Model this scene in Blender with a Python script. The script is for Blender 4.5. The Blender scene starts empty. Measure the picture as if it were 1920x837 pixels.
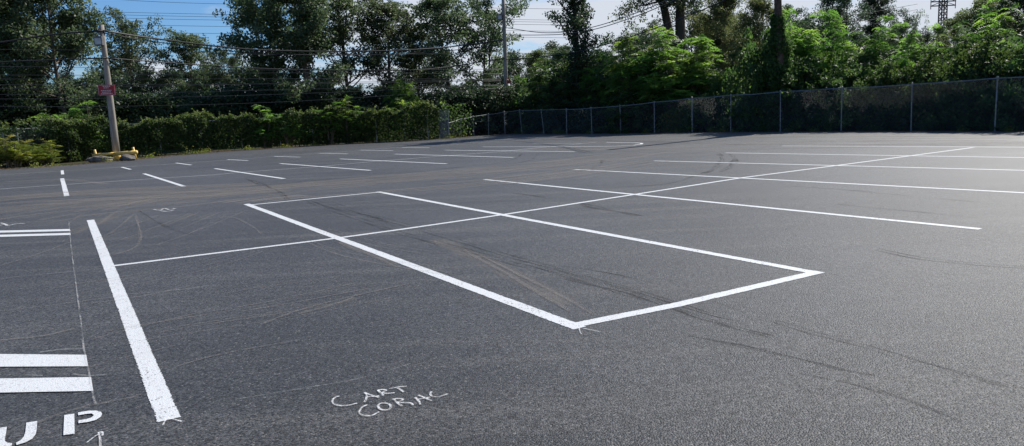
import bpy, math, random
import numpy as np
from mathutils import Vector, Matrix

R = math.radians
C = bpy.context.scene.collection
random.seed(7)
rng = np.random.default_rng(11)

# ------------------------------------------------------------------ camera frame
F = 1392.0; CX = 960.0; CY = 418.5; H = 1.6
_A = np.array([90-CX, 248-CY, F]); _B = np.array([3250-CX, 100-CY, F])
UP = np.cross(_A/np.linalg.norm(_A), _B/np.linalg.norm(_B)); UP /= np.linalg.norm(UP)
if UP[1] > 0: UP = -UP
FW = np.array([0, 0, 1.]) - UP*UP[2]; FW /= np.linalg.norm(FW)
RT = np.cross(FW, UP)
if RT[0] < 0: RT = -RT

def ray(px, py):
    d = np.array([px-CX, py-CY, F])
    return np.array([d@RT, d@FW, d@UP])
def G(px, py):                                  # pixel of the survey photo -> point on the ground
    d = ray(px, py); t = -H/d[2]
    return np.array([d[0]*t, d[1]*t])
def D(px, py, Y):                               # pixel -> point at forward distance Y
    d = ray(px, py); t = Y/d[1]
    return Vector((d[0]*t, Y, H+d[2]*t))
def zat(P, py):                                 # height of the vertical through P that reaches picture row py
    P = np.asarray(P, float)
    base = RT*P[0]+FW*P[1]-UP*H
    # (base+z*UP): y = F*(b1+z*u1)/(b2+z*u2)+CY
    k = (py-CY)/F
    return (k*base[2]-base[1])/(UP[1]-k*UP[2])

cam = bpy.data.objects.new('camera', bpy.data.cameras.new('camera')); C.objects.link(cam)
cam.data.sensor_width = 36; cam.data.lens = 36*F/1920
cam.data.clip_start = .05; cam.data.clip_end = 3000
ex = Vector((RT[0], FW[0], UP[0])); ey = Vector((RT[1], FW[1], UP[1])); ez = Vector((RT[2], FW[2], UP[2]))
M = Matrix((ex, -ey, -ez)).transposed().to_4x4(); M.translation = (0, 0, H)
cam.matrix_world = M
bpy.context.scene.camera = cam

# ------------------------------------------------------------------ light
SUN_AZ, SUN_EL = 44.5, 42.0
sd = Vector((math.sin(R(SUN_AZ))*math.cos(R(SUN_EL)), math.cos(R(SUN_AZ))*math.cos(R(SUN_EL)), math.sin(R(SUN_EL))))
sun = bpy.data.objects.new('sun', bpy.data.lights.new('sun', 'SUN')); C.objects.link(sun)
sun.data.energy = 4.9; sun.data.angle = R(.5); sun.data.color = (1, .955, .88)
sun.rotation_euler = sd.to_track_quat('Z', 'Y').to_euler()

w = bpy.data.worlds.new('World'); bpy.context.scene.world = w; w.use_nodes = True
nt = w.node_tree; N = nt.nodes; L = nt.links; N.clear()
def wn(t, **k):
    n = N.new(t)
    for a, b in k.items(): setattr(n, a, b)
    return n
out = wn('ShaderNodeOutputWorld'); bg = wn('ShaderNodeBackground'); sky = wn('ShaderNodeTexSky')
sky.sky_type = 'NISHITA'; sky.sun_disc = False; sky.sun_elevation = R(SUN_EL); sky.sun_rotation = R(SUN_AZ)
sky.air_density = 1.0; sky.dust_density = .6; sky.ozone_density = 3.0
bg.inputs[1].default_value = .065
tc = wn('ShaderNodeTexCoord'); sp = wn('ShaderNodeSeparateXYZ'); L.new(tc.outputs['Generated'], sp.inputs[0])
def wm(op, a, b=None, clamp=False):
    n = wn('ShaderNodeMath', operation=op, use_clamp=clamp)
    for i, v in enumerate((a, b)):
        if v is None: continue
        if isinstance(v, (int, float)): n.inputs[i].default_value = v
        else: L.new(v, n.inputs[i])
    return n.outputs[0]
den = wm('ADD', wm('MAXIMUM', sp.outputs[2], 0.0), .12)
cb = wn('ShaderNodeCombineXYZ')
L.new(wm('DIVIDE', sp.outputs[0], den), cb.inputs[0]); L.new(wm('DIVIDE', sp.outputs[1], den), cb.inputs[1])
cb.inputs[2].default_value = 3.4
no = wn('ShaderNodeTexNoise'); no.inputs['Scale'].default_value = 1.1; no.inputs['Detail'].default_value = 6
no.inputs['Roughness'].default_value = .55; no.inputs['Distortion'].default_value = .4
L.new(cb.outputs[0], no.inputs['Vector'])
# more cloud towards the horizon and towards the right-hand side
bias = wm('ADD', wm('MULTIPLY', sp.outputs[0], .42), wm('ADD', wm('MULTIPLY', sp.outputs[2], -1.5), .19))
cf = wm('ADD', no.outputs[0], bias)
rmp = wn('ShaderNodeMapRange', interpolation_type='SMOOTHSTEP')
rmp.inputs[1].default_value = .34; rmp.inputs[2].default_value = .56
L.new(cf, rmp.inputs[0])
mx = wn('ShaderNodeMix', data_type='RGBA'); L.new(rmp.outputs[0], mx.inputs[0])
tn = wn('ShaderNodeMix', data_type='RGBA', blend_type='MULTIPLY'); tn.inputs[0].default_value = 1
L.new(sky.outputs[0], tn.inputs[6]); tn.inputs[7].default_value = (.66, .97, 1.32, 1)      # clearer, deeper blue air
L.new(tn.outputs[2], mx.inputs[6]); mx.inputs[7].default_value = (7.4, 8.0, 9.0, 1)
L.new(mx.outputs[2], bg.inputs[0]); L.new(bg.outputs[0], out.inputs[0])

sc = bpy.context.scene
sc.view_settings.view_transform = 'Standard'; sc.view_settings.look = 'None'
sc.view_settings.exposure = 0.5; sc.view_settings.gamma = 1.0
sc.cycles.max_bounces = 6; sc.cycles.transparent_max_bounces = 12
sc.cycles.transmission_bounces = 3; sc.cycles.diffuse_bounces = 3; sc.cycles.glossy_bounces = 2

# ------------------------------------------------------------------ materials
class Mat:
    def __init__(s, name):
        s.m = bpy.data.materials.new(name); s.m.use_nodes = True
        s.nt = s.m.node_tree; s.N = s.nt.nodes; s.L = s.nt.links; s.N.clear()
        s.out = s.N.new('ShaderNodeOutputMaterial')
    def n(s, t, **k):
        x = s.N.new(t)
        for a, b in k.items(): setattr(x, a, b)
        return x
    def put(s, sock, v):
        if isinstance(v, bpy.types.NodeSocket): s.L.new(v, sock)
        else: sock.default_value = v
    def coord(s, scale=(1, 1, 1), rot=(0, 0, 0), loc=(0, 0, 0), kind='Object'):
        t = s.n('ShaderNodeTexCoord'); m = s.n('ShaderNodeMapping')
        m.inputs['Scale'].default_value = scale; m.inputs['Rotation'].default_value = rot; m.inputs['Location'].default_value = loc
        s.L.new(t.outputs[kind], m.inputs[0]); return m.outputs[0]
    def noise(s, vec, scale, detail=3, rough=.5, dist=0):
        x = s.n('ShaderNodeTexNoise'); s.L.new(vec, x.inputs['Vector'])
        x.inputs['Scale'].default_value = scale; x.inputs['Detail'].default_value = detail
        x.inputs['Roughness'].default_value = rough; x.inputs['Distortion'].default_value = dist
        return x.outputs[0]
    def rng(s, v, a, b, c, d, smooth=False):
        x = s.n('ShaderNodeMapRange'); 
        if smooth: x.interpolation_type = 'SMOOTHSTEP'
        s.L.new(v, x.inputs[0])
        for i, q in zip((1, 2, 3, 4), (a, b, c, d)): x.inputs[i].default_value = q
        return x.outputs[0]
    def math(s, op, a, b=0.0):
        x = s.n('ShaderNodeMath', operation=op); s.put(x.inputs[0], a); s.put(x.inputs[1], b); return x.outputs[0]
    def mix(s, f, a, b):
        x = s.n('ShaderNodeMix', data_type='RGBA'); s.put(x.inputs[0], f)
        s.put(x.inputs[6], a if isinstance(a, bpy.types.NodeSocket) else (*a, 1)); s.put(x.inputs[7], b if isinstance(b, bpy.types.NodeSocket) else (*b, 1))
        return x.outputs[2]
    def bump(s, h, strength, dist):
        x = s.n('ShaderNodeBump'); x.inputs['Strength'].default_value = strength; x.inputs['Distance'].default_value = dist
        s.L.new(h, x.inputs['Height']); return x.outputs[0]
    def bsdf(s, col, rough=.7, spec=.5, metal=0., normal=None, alpha=None):
        b = s.n('ShaderNodeBsdfPrincipled')
        s.put(b.inputs['Base Color'], col if isinstance(col, bpy.types.NodeSocket) else (*col, 1))
        s.put(b.inputs['Roughness'], rough); s.put(b.inputs['Specular IOR Level'], spec); s.put(b.inputs['Metallic'], metal)
        if normal: s.L.new(normal, b.inputs['Normal'])
        if alpha is not None: s.put(b.inputs['Alpha'], alpha)
        s.L.new(b.outputs[0], s.out.inputs[0]); return b

def mat_asphalt():
    m = Mat('asphalt'); c = m.coord()
    v = m.n('ShaderNodeTexVoronoi'); m.L.new(c, v.inputs['Vector']); v.inputs['Scale'].default_value = 100
    v2 = m.n('ShaderNodeTexVoronoi'); m.L.new(c, v2.inputs['Vector']); v2.inputs['Scale'].default_value = 42
    sepc = m.n('ShaderNodeSeparateColor'); m.L.new(v.outputs['Color'], sepc.inputs[0])
    sepd = m.n('ShaderNodeSeparateColor'); m.L.new(v2.outputs['Color'], sepd.inputs[0])
    big = m.noise(c, .16, 5, .6); med = m.noise(c, 1.4, 4, .6)
    cs = m.coord(scale=(.22, 3.2, 1), rot=(0, 0, R(-32)))     # laid strips follow the paver
    strip = m.noise(cs, .45, 4, .65)
    base = m.mix(m.rng(big, .40, .60, 0, 1, True), (.026, .0270, .0280), (.043, .0437, .0445))
    base = m.mix(m.rng(strip, .45, .72, 0, .8, True), base, (.068, .0665, .0645))
    base = m.mix(m.rng(med, .4, .75, 0, .35, True), base, (.028, .0288, .030))
    g = m.math('ADD', m.rng(sepc.outputs[0], 0, 1, -1.05, 1.05), m.rng(sepd.outputs[1], 0, 1, -.32, .32))
    g = m.math('MAXIMUM', m.math('ADD', g, 1.0), .12)
    vm = m.n('ShaderNodeVectorMath', operation='SCALE'); m.L.new(base, vm.inputs[0]); m.L.new(g, vm.inputs[3])
    stone = m.rng(sepc.outputs[1], .95, .98, 0, .6)
    col = m.mix(stone, vm.outputs[0], (.20, .195, .185))
    hgt = m.math('ADD', m.math('MULTIPLY', v.outputs['Distance'], -1.0), m.math('MULTIPLY', sepd.outputs[0], .5))
    nb = m.bump(hgt, .8, .006)
    wav = m.bump(m.noise(c, .35, 2), .25, .10)
    nb_n = [x for x in m.N if x.bl_idname == 'ShaderNodeBump'][0]; m.L.new(wav, nb_n.inputs['Normal'])
    ro = m.rng(strip, .3, .7, .50, .60)
    b = m.bsdf(col, ro, .19, 0, nb)
    b.inputs['Sheen Weight'].default_value = .12; b.inputs['Sheen Tint'].default_value = (1, .975, .94, 1); b.inputs['Sheen Roughness'].default_value = .45
    return m.m
def mat_ground():
    m = Mat('forest_floor'); c = m.coord()
    a = m.noise(c, .5, 5, .6); b = m.noise(c, 6, 5, .7)
    col = m.mix(m.rng(a, .4, .6, 0, 1, True), (.055, .042, .026), (.035, .055, .018))
    col = m.mix(m.rng(b, .45, .7, 0, .7, True), col, (.085, .07, .04))
    m.bsdf(col, .95, .1, 0, m.bump(b, .8, .08)); return m.m
def mat_paint(name='white_paint', col=(.55, .563, .567), worn=.07, edge=True):
    m = Mat(name); c = m.coord()
    v = m.n('ShaderNodeTexVoronoi'); m.L.new(c, v.inputs['Vector']); v.inputs['Scale'].default_value = 95
    s = m.n('ShaderNodeSeparateColor'); m.L.new(v.outputs['Color'], s.inputs[0])
    a = m.noise(c, 2.2, 4, .7)
    thr = m.rng(a, .3, .75, 0, worn*2.2)
    hole = m.math('LESS_THAN', s.outputs[0], thr)
    colr = m.mix(m.math('MULTIPLY', hole, .55), col, (.22, .22, .225))
    colr = m.mix(m.rng(m.noise(c, 1.6, 5, .7), .42, .75, 0, .45, True), colr, (.47, .475, .475))
    al = None
    if edge:                                        # paint breaks up over the stones along its edges
        t = m.n('ShaderNodeTexCoord'); q = m.n('ShaderNodeSeparateXYZ'); m.L.new(t.outputs['UV'], q.inputs[0])
        e = m.math('MULTIPLY', m.math('MULTIPLY', q.outputs[1], m.math('SUBTRACT', 1.0, q.outputs[1])), 4.0)
        th = m.math('MULTIPLY', s.outputs[1], m.rng(m.noise(c, 5, 3, .6), .35, .7, .08, .42))
        al = m.math('GREATER_THAN', e, th)
        al = m.math('MULTIPLY', al, m.math('SUBTRACT', 1.0, m.math('MULTIPLY', m.math('LESS_THAN', s.outputs[2], m.rng(m.noise(c, 1.3, 4, .7), .45, .8, 0, .10)), .7)))
    m.bsdf(colr, .62, .3, 0, m.bump(v.outputs['Distance'], .5, -.004), al); return m.m
def mat_mark(name, col, dens, grain=60, lo=.42, hi=.62, stretch=(1.2, 9)):
    """chalk, dust or rubber left on the asphalt: UV u runs along the stroke in metres, v across 0..1"""
    m = Mat(name)
    t = m.n('ShaderNodeTexCoord'); mp = m.n('ShaderNodeMapping'); m.L.new(t.outputs['UV'], mp.inputs[0])
    mp.inputs['Scale'].default_value = (stretch[0], stretch[1], 1)
    a = m.noise(mp.outputs[0], 1, 5, .7)
    sp_ = m.n('ShaderNodeSeparateXYZ'); m.L.new(t.outputs['UV'], sp_.inputs[0])
    e = m.math('MULTIPLY', m.math('MULTIPLY', sp_.outputs[1], m.math('SUBTRACT', 1.0, sp_.outputs[1])), 4.0)
    g = m.noise(m.coord(), grain, 2, .6)
    f = m.math('MULTIPLY', m.rng(a, lo, hi, 0, 1, True), m.rng(e, 0, .8, 0, 1, True))
    f = m.math('MULTIPLY', f, m.rng(g, .35, .6, .25, 1))
    f = m.math('MULTIPLY', f, dens)
    m.bsdf(col, .8, .2, 0, None, f); return m.m
def mat_leaf(name, c0, c1, c2, trans=.45, rough=.45, spec=.4, tcol=None):
    m = Mat(name)
    at = m.n('ShaderNodeAttribute'); at.attribute_name = 'tint'
    oi = m.n('ShaderNodeObjectInfo')
    col = m.mix(m.rng(at.outputs['Fac'], 0, .6, 0, 1), c0, c1)
    col = m.mix(m.rng(at.outputs['Fac'], .62, 1, 0, 1), col, c2)
    hs = m.n('ShaderNodeHueSaturation'); m.L.new(col, hs.inputs['Color'])
    m.L.new(m.rng(oi.outputs['Random'], 0, 1, .485, .515), hs.inputs['Hue']); m.L.new(m.rng(oi.outputs['Random'], 0, 1, .82, 1.18), hs.inputs['Value'])
    b = m.bsdf(hs.outputs[0], rough, spec)
    tr = m.n('ShaderNodeBsdfTranslucent')
    hs2 = m.n('ShaderNodeHueSaturation'); m.L.new(hs.outputs[0], hs2.inputs['Color'])
    hs2.inputs['Hue'].default_value = .488; hs2.inputs['Saturation'].default_value = 1.1; hs2.inputs['Value'].default_value = 2.1
    m.L.new(hs2.outputs[0], tr.inputs[0])
    mxs = m.n('ShaderNodeMixShader'); mxs.inputs[0].default_value = trans
    m.L.new(b.outputs[0], mxs.inputs[1]); m.L.new(tr.outputs[0], mxs.inputs[2]); m.L.new(mxs.outputs[0], m.out.inputs[0])
    return m.m
def mat_bark(name, a=(.07, .058, .045), b=(.16, .135, .105)):
    m = Mat(name); c = m.coord(scale=(6, 6, .8)); n = m.noise(c, 2.2, 5, .7)
    m.bsdf(m.mix(m.rng(n, .35, .65, 0, 1, True), a, b), .9, .2, 0, m.bump(n, .9, .03)); return m.m
def mat_wood_pole():
    m = Mat('weathered_pole_wood'); c = m.coord(scale=(14, 14, .35)); n = m.noise(c, 2, 5, .7); k = m.noise(m.coord(), 1.1, 3)
    col = m.mix(m.rng(n, .3, .7, 0, 1, True), (.19, .165, .135), (.40, .37, .325))
    col = m.mix(m.rng(k, .5, .75, 0, .5, True), col, (.13, .11, .09))
    m.bsdf(col, .85, .2, 0, m.bump(n, .8, .01)); return m.m
def mat_plain(name, col, rough=.6, spec=.4, metal=0., var=.25, scale=8):
    m = Mat(name); n = m.noise(m.coord(), scale, 4, .65)
    dark = tuple(x*(1-var) for x in col)
    m.bsdf(m.mix(m.rng(n, .35, .65, 0, 1, True), dark, col), rough, spec, metal); return m.m
def mat_rock():
    m = Mat('boulder_stone'); c = m.coord(); n = m.noise(c, 3, 6, .7); k = m.noise(c, 11, 4, .7)
    col = m.mix(m.rng(n, .35, .65, 0, 1, True), (.07, .062, .055), (.20, .18, .155))
    m.bsdf(col, .9, .2, 0, m.bump(k, .9, .05)); return m.m

ASPH = mat_asphalt(); GND = mat_ground(); PAINT = mat_paint(); PAINTQ = mat_paint('stencil_paint', edge=False); PTHIN = mat_paint('faded_white_paint', (.42, .43, .435), .24)
CHALK = mat_mark('white_chalk', (.78, .78, .77), .92, 90, .34, .58, (9, 2))
CHALKF = mat_mark('faint_chalk', (.55, .55, .54), .55, 50, .38, .62, (2.5, 1))
DUST = mat_mark('dry_dust', (.27, .245, .215), .50, 30, .36, .66, (.5, 5))
RUB = mat_mark('tyre_rubber', (.012, .012, .013), .72, 55, .42, .66, (.9, 2.2))
DUSTW = mat_mark('dry_dust_film', (.22, .20, .178), .42, 24, .34, .66, (.35, 2.0))
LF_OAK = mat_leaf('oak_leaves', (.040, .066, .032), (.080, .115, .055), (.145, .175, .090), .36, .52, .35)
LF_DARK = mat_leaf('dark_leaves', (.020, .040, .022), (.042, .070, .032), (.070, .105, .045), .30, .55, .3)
LF_OLIVE = mat_leaf('olive_leaves', (.052, .078, .032), (.100, .132, .050), (.165, .175, .070), .40, .55, .3)
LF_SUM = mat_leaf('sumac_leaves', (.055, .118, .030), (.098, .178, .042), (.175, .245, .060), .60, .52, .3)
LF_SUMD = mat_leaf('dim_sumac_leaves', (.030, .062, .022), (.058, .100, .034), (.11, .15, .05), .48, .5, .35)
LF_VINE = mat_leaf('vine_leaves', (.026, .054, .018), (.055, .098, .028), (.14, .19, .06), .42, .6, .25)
LF_WEED = mat_leaf('weed_leaves', (.07, .115, .025), (.14, .18, .04), (.25, .24, .06), .5, .5, .3)
BARK = mat_bark('bark'); BARKD = mat_bark('dark_bark', (.035, .03, .025), (.09, .078, .062))
POLEW = mat_wood_pole(); POLED = mat_plain('creosoted_pole_wood', (.12, .085, .065), .85, .2, 0, .5, 5)
GALV = mat_plain('galvanised_steel', (.27, .29, .295), .5, .4, .3, .35, 12)
MESHM = mat_plain('mesh_wire', (.15, .165, .17), .6, .3, 0, .3, 3)
WIRE = mat_plain('cable_rubber', (.022, .022, .024), .6, .4)
WIREM = mat_plain('aluminium_wire', (.06, .065, .07), .6, .4, .2)
YEL = mat_plain('yellow_paint', (.80, .54, .15), .55, .4, 0, .3, 9)
RED = mat_plain('maroon_sign_paint', (.38, .02, .03), .5, .4, 0, .15)
WHT = mat_plain('sign_white', (.62, .56, .56), .5)
LAMPG = mat_plain('lamp_housing', (.15, .15, .155), .5, .4, .2)
LENSG = mat_plain('lamp_lens', (.42, .44, .46), .25, .6)
ROCK = mat_rock(); STEEL = mat_plain('tower_steel', (.10, .085, .075), .7, .3, .2)

# ------------------------------------------------------------------ object helpers
def tag(o, label=None, cat=None, group=None, kind=None):
    if label: o['label'] = label
    if cat: o['category'] = cat
    if group: o['group'] = group
    if kind: o['kind'] = kind
    return o
def empty(name, loc, label, cat, group=None, rz=0, sc_=1):
    o = bpy.data.objects.new(name, None); C.objects.link(o); o.location = loc
    o.rotation_euler = (0, 0, rz); o.scale = (sc_, sc_, sc_) if isinstance(sc_, (int, float)) else sc_
    o.empty_display_size = .3
    return tag(o, label, cat, group)
def link(name, me, mat, parent=None):
    o = bpy.data.objects.new(name, me); C.objects.link(o)
    if mat and not me.materials: me.materials.append(mat)
    if parent: o.parent = parent
    return o
def mesh_py(name, v, f):
    me = bpy.data.meshes.new(name); me.from_pydata([tuple(x) for x in v], [], f); me.update(); return me
def mesh_quads(name, V, tint):
    n = len(V)//4; me = bpy.data.meshes.new(name)
    me.vertices.add(n*4); me.vertices.foreach_set('co', np.ascontiguousarray(V, dtype=np.float32).ravel())
    me.loops.add(n*4); me.loops.foreach_set('vertex_index', np.arange(n*4, dtype=np.int32))
    me.polygons.add(n); me.polygons.foreach_set('loop_start', np.arange(0, n*4, 4, dtype=np.int32))
    me.update(calc_edges=True)
    a = me.attributes.new('tint', 'FLOAT', 'FACE'); a.data.foreach_set('value', np.clip(tint, 0, 1).astype(np.float32))
    return me
class MB:
    def __init__(s): s.v = []; s.f = []
    def tube(s, pts, rad, n=6, cap=True):
        pts = [Vector(p) for p in pts]
        if isinstance(rad, (int, float)): rad = [rad]*len(pts)
        b = len(s.v)
        for i, p in enumerate(pts):
            d = (pts[min(i+1, len(pts)-1)]-pts[max(i-1, 0)]).normalized()
            a = d.cross(Vector((0, 0, 1)) if abs(d.z) < .9 else Vector((1, 0, 0))).normalized(); c = d.cross(a)
            for k in range(n):
                t = 2*math.pi*k/n; s.v.append(p+(a*math.cos(t)+c*math.sin(t))*rad[i])
        for i in range(len(pts)-1):
            for k in range(n):
                k2 = (k+1) % n
                s.f.append((b+i*n+k, b+i*n+k2, b+(i+1)*n+k2, b+(i+1)*n+k))
        if cap:
            s.f.append(tuple(b+k for k in range(n))[::-1]); s.f.append(tuple(b+(len(pts)-1)*n+k for k in range(n)))
        return s
    def box(s, c, ax, ay, az):
        c = Vector(c); ax = Vector(ax); ay = Vector(ay); az = Vector(az); b = len(s.v)
        for i in (-1, 1):
            for j in (-1, 1):
                for k in (-1, 1): s.v.append(c+ax*i+ay*j+az*k)
        for f in ((0, 1, 3, 2), (4, 6, 7, 5), (0, 4, 5, 1), (2, 3, 7, 6), (0, 2, 6, 4), (1, 5, 7, 3)): s.f.append(tuple(b+x for x in f))
        return s
    def build(s, name, mat, parent=None, smooth=False):
        me = mesh_py(name, s.v, s.f)
        if smooth: me.polygons.foreach_set('use_smooth', [True]*len(me.polygons))
        return link(name, me, mat, parent)

# ------------------------------------------------------------------ leaf clouds
def norm(a): return a/np.maximum(np.linalg.norm(a, axis=-1, keepdims=True), 1e-9)
def leaves(P, size, tint, out=None, up=.5, aspect=.55, r=rng):
    """one folded rhombus per point; size is leaf length"""
    n = len(P); nn = norm(r.normal(size=(n, 3)) + np.array([0, 0, up*1.6]) + (0 if out is None else out*.5))
    t = norm(np.cross(nn, r.normal(size=(n, 3)))); t = norm(t-np.array([0, 0, .35])); b = norm(np.cross(nn, t))
    s = (size*r.uniform(.65, 1.35, n))[:, None] if not isinstance(size, np.ndarray) else size[:, None]
    V = np.empty((n, 4, 3))
    V[:, 0] = P-t*s*.5; V[:, 1] = P+b*s*aspect*.5+nn*s*.07; V[:, 2] = P+t*s*.5-nn*s*.08; V[:, 3] = P-b*s*aspect*.5+nn*s*.07
    return V.reshape(-1, 3), tint
def fronds(P, dirs, length, tint, pairs=8, r=rng, droop=.55, lw=.20):
    """pinnate leaves: a drooping midrib with pairs of narrow leaflets"""
    Vs = []; T = []
    n = len(P); d = norm(dirs); Ln = length*r.uniform(.7, 1.25, n)[:, None]
    side = norm(np.cross(d, np.array([0, 0, 1.])+r.normal(size=(n, 3))*.35)); upv = norm(np.cross(side, d))
    for k in range(pairs):
        u = (k+.6)/pairs
        p = P+d*Ln*u-np.array([0, 0, 1.])*Ln*droop*u*u
        ll = Ln*.30*(1-.55*abs(u-.4)); w_ = ll*lw
        for s in (-1, 1):
            t = norm(side*s+d*.45-np.array([0, 0, .28])+r.normal(size=(n, 3))*.13); b = norm(np.cross(t, upv))
            V = np.empty((n, 4, 3)); V[:, 0] = p; V[:, 1] = p+t*ll*.45+b*w_; V[:, 2] = p+t*ll; V[:, 3] = p+t*ll*.45-b*w_
            Vs.append(V); T.append(tint)
    return np.concatenate(Vs).reshape(-1, 3), np.concatenate(T)

def limb(r, p0, d0, length, seg, curl=.18, lift=.10):
    pts = [np.array(p0)]; d = np.array(d0)/np.linalg.norm(d0)
    for i in range(seg):
        d = d+r.normal(size=3)*curl+np.array([0, 0, lift]); d /= np.linalg.norm(d)
        pts.append(pts[-1]+d*length/seg)
    return pts
def grow(seed, Ht, spread, base=.28, r0=.2, nl=15, per=75, leaf=.17, clump=.55, lean=0, sub=3, top=1.0, fill=1.0, forks=1):
    """trunk + limbs (mesh) and leaf points of a broadleaf tree"""
    r = np.random.default_rng(seed); mb = MB(); tips = []
    roots = []
    for k in range(forks):
        a = r.uniform(0, 6.28)
        ld = np.array([math.cos(a)*(.16 if forks > 1 else .04)+lean, math.sin(a)*(.16 if forks > 1 else .04), 1])
        tr = limb(r, (r.normal()*.15*(forks > 1), r.normal()*.15*(forks > 1), -.2), ld, Ht*.93*(1-.08*k), 9, .05, .05)
        rr = r0*(1 if forks == 1 else .75)
        mb.tube(tr, [rr*(1-.88*(i/9))+.012 for i in range(10)], 8); roots.append(tr)
    for k in range(nl):
        tr = roots[k % forks]; u = base+(0.97-base)*((k+r.uniform(0, .8))/nl); i = min(int(u*9), 8); fr = u*9-i
        p = tr[i]*(1-fr)+tr[i+1]*fr; a = k*2.4+r.uniform(-.5, .5)
        prof = math.sin(math.pi*min(1, (u-base)/(1-base)*.80+.20))**.6*r.uniform(.65, 1.15)
        ln = spread*prof; el = .25+.9*u*r.uniform(.6, 1.1)
        lb = limb(r, p, (math.cos(a), math.sin(a), el), ln*1.1, 5)
        rr = max(.02, r0*.38*(1-u*.6)); mb.tube(lb, [rr*(1-.8*j/5)+.006 for j in range(6)], 5, False)
        for s in range(sub):
            j = 2+s % 4; a2 = a+r.uniform(-1.4, 1.4)
            sb = limb(r, lb[j], (math.cos(a2), math.sin(a2), r.uniform(.0, 1.0)), ln*r.uniform(.3, .62), 3, .25)
            mb.tube(sb, [rr*.4, rr*.3, rr*.2, .005], 4, False)
            tips += [(q, clump*r.uniform(.6, 1.2)) for q in sb[1:]]
        tips += [(q, clump*r.uniform(.7, 1.3)) for q in lb[3:]]
    for tr in roots:
        for q in tr[-3:]: tips.append((q, clump*top)); 
    P = []; T = []
    for q, cr in tips:
        if r.random() > fill: continue
        n = int(per*(cr/clump)**2*r.uniform(.6, 1.3)); x = norm(r.normal(size=(n, 3)))*(r.uniform(.25, 1, n)**.6)[:, None]
        P.append(q+x*cr*np.array([1.1, 1.1, .62])); T.append(np.clip(r.normal(.42+r.normal()*.14, .17, n), 0, 1))
    P = np.concatenate(P); T = np.concatenate(T)
    return mb, P, T, r
def tree_proto(seed, mat, leaf=.17, bark=None, **k):
    mb, P, T, r = grow(seed, leaf=leaf, **k)
    V, T = leaves(P, leaf, T, None, .5, .6, r)
    tm = mesh_py('trunk', mb.v, mb.f); tm.polygons.foreach_set('use_smooth', [True]*len(tm.polygons)); tm.materials.append(bark or BARK)
    cm = mesh_quads('crown', V, T); cm.materials.append(mat)
    return tm, cm, k['Ht']
def dome_points(r, n_cl, W, Hh, per, cr, flat=.7):
    """leaf clumps through a mound: denser towards the skin"""
    P = []; T = []; O = []
    for i in range(n_cl):
        d = norm(r.normal(size=3)); d[2] = abs(d[2]); s = r.uniform(.35, 1)**.5
        lump = 1+.22*math.sin(d[0]*5+i*.1)*math.cos(d[1]*4)
        c = np.array([d[0]*W*s*lump, d[1]*W*s*lump, .1+d[2]*Hh*s*lump*.93])
        n = int(per*r.uniform(.5, 1.4)); x = norm(r.normal(size=(n, 3)))*(r.uniform(.1, 1, n)**.6)[:, None]
        P.append(c+x*cr*np.array([1, 1, flat])); O.append(np.tile(d, (n, 1))); T.append(np.clip(r.normal(.4+r.normal()*.15, .17, n), 0, 1))
    return np.concatenate(P), np.concatenate(T), np.concatenate(O)
def stems(r, n, W, Hh, rad=.03):
    mb = MB()
    for i in range(n):
        a = r.uniform(0, 6.28); q = r.uniform(.1, .5)*W
        mb.tube(limb(r, (math.cos(a)*q*.3, math.sin(a)*q*.3, -.1), (math.cos(a)*.5*W/Hh, math.sin(a)*.5*W/Hh, 1), Hh*.85, 5, .12), [rad, rad*.85, rad*.7, rad*.5, rad*.35, .006], 5, False)
    return mb
def bush_proto(seed, mat, W=1.6, Hh=2.6, n_cl=120, per=60, leaf=.13, cr=.35):
    r = np.random.default_rng(seed); P, T, O = dome_points(r, n_cl, W, Hh, per, cr)
    V, T = leaves(P, leaf, T, O, .4, .62, r)
    mb = stems(r, 7, W, Hh); tm = mesh_py('stems', mb.v, mb.f); tm.materials.append(BARKD)
    cm = mesh_quads('foliage', V, T); cm.materials.append(mat); return tm, cm, Hh
def sumac_proto(seed, mat, W=2.0, Hh=4.5, n_tip=85, per=9, length=.6, pairs=8, lw=.20, droop=.55):
    """colony of stems, each ending in a whorl of arching pinnate leaves"""
    r = np.random.default_rng(seed); mb = MB(); P = []; Dd = []; T = []
    for i in range(n_tip):
        a = r.uniform(0, 6.28); rad = W*math.sqrt(r.random()); hh = Hh*(1-.42*(rad/W)**2)*(1+.16*math.sin(a*3+seed))*r.uniform(.36, 1.08)
        tip = np.array([math.cos(a)*rad, math.sin(a)*rad, hh])
        if i % 3 == 0: mb.tube([(tip[0]*.35, tip[1]*.35, -.1), (tip[0]*.6, tip[1]*.6, hh*.5), tuple(tip)], [.035, .025, .012], 5, False)
        else: mb.tube([tuple(tip*np.array([.7, .7, .6])), tuple(tip)], [.018, .008], 4, False)
        tt = np.clip(r.normal(.45, .2), .05, .95)
        for k in range(per):
            a2 = k*2.4+r.uniform(-.3, .3); q = r.uniform(0, .7)
            P.append(tip-np.array([0, 0, .55])*q*(k/per)-np.array([tip[0], tip[1], 0])*.06*q); Dd.append((math.cos(a2), math.sin(a2), r.uniform(.05, .9))); T.append(tt+r.normal()*.1)
    V, T = fronds(np.array(P), np.array(Dd), length, np.array(T), pairs, r, droop, lw)
    tm = mesh_py('stems', mb.v, mb.f); tm.materials.append(BARK)
    cm = mesh_quads('foliage', V, T); cm.materials.append(mat); return tm, cm, Hh*1.12
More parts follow.
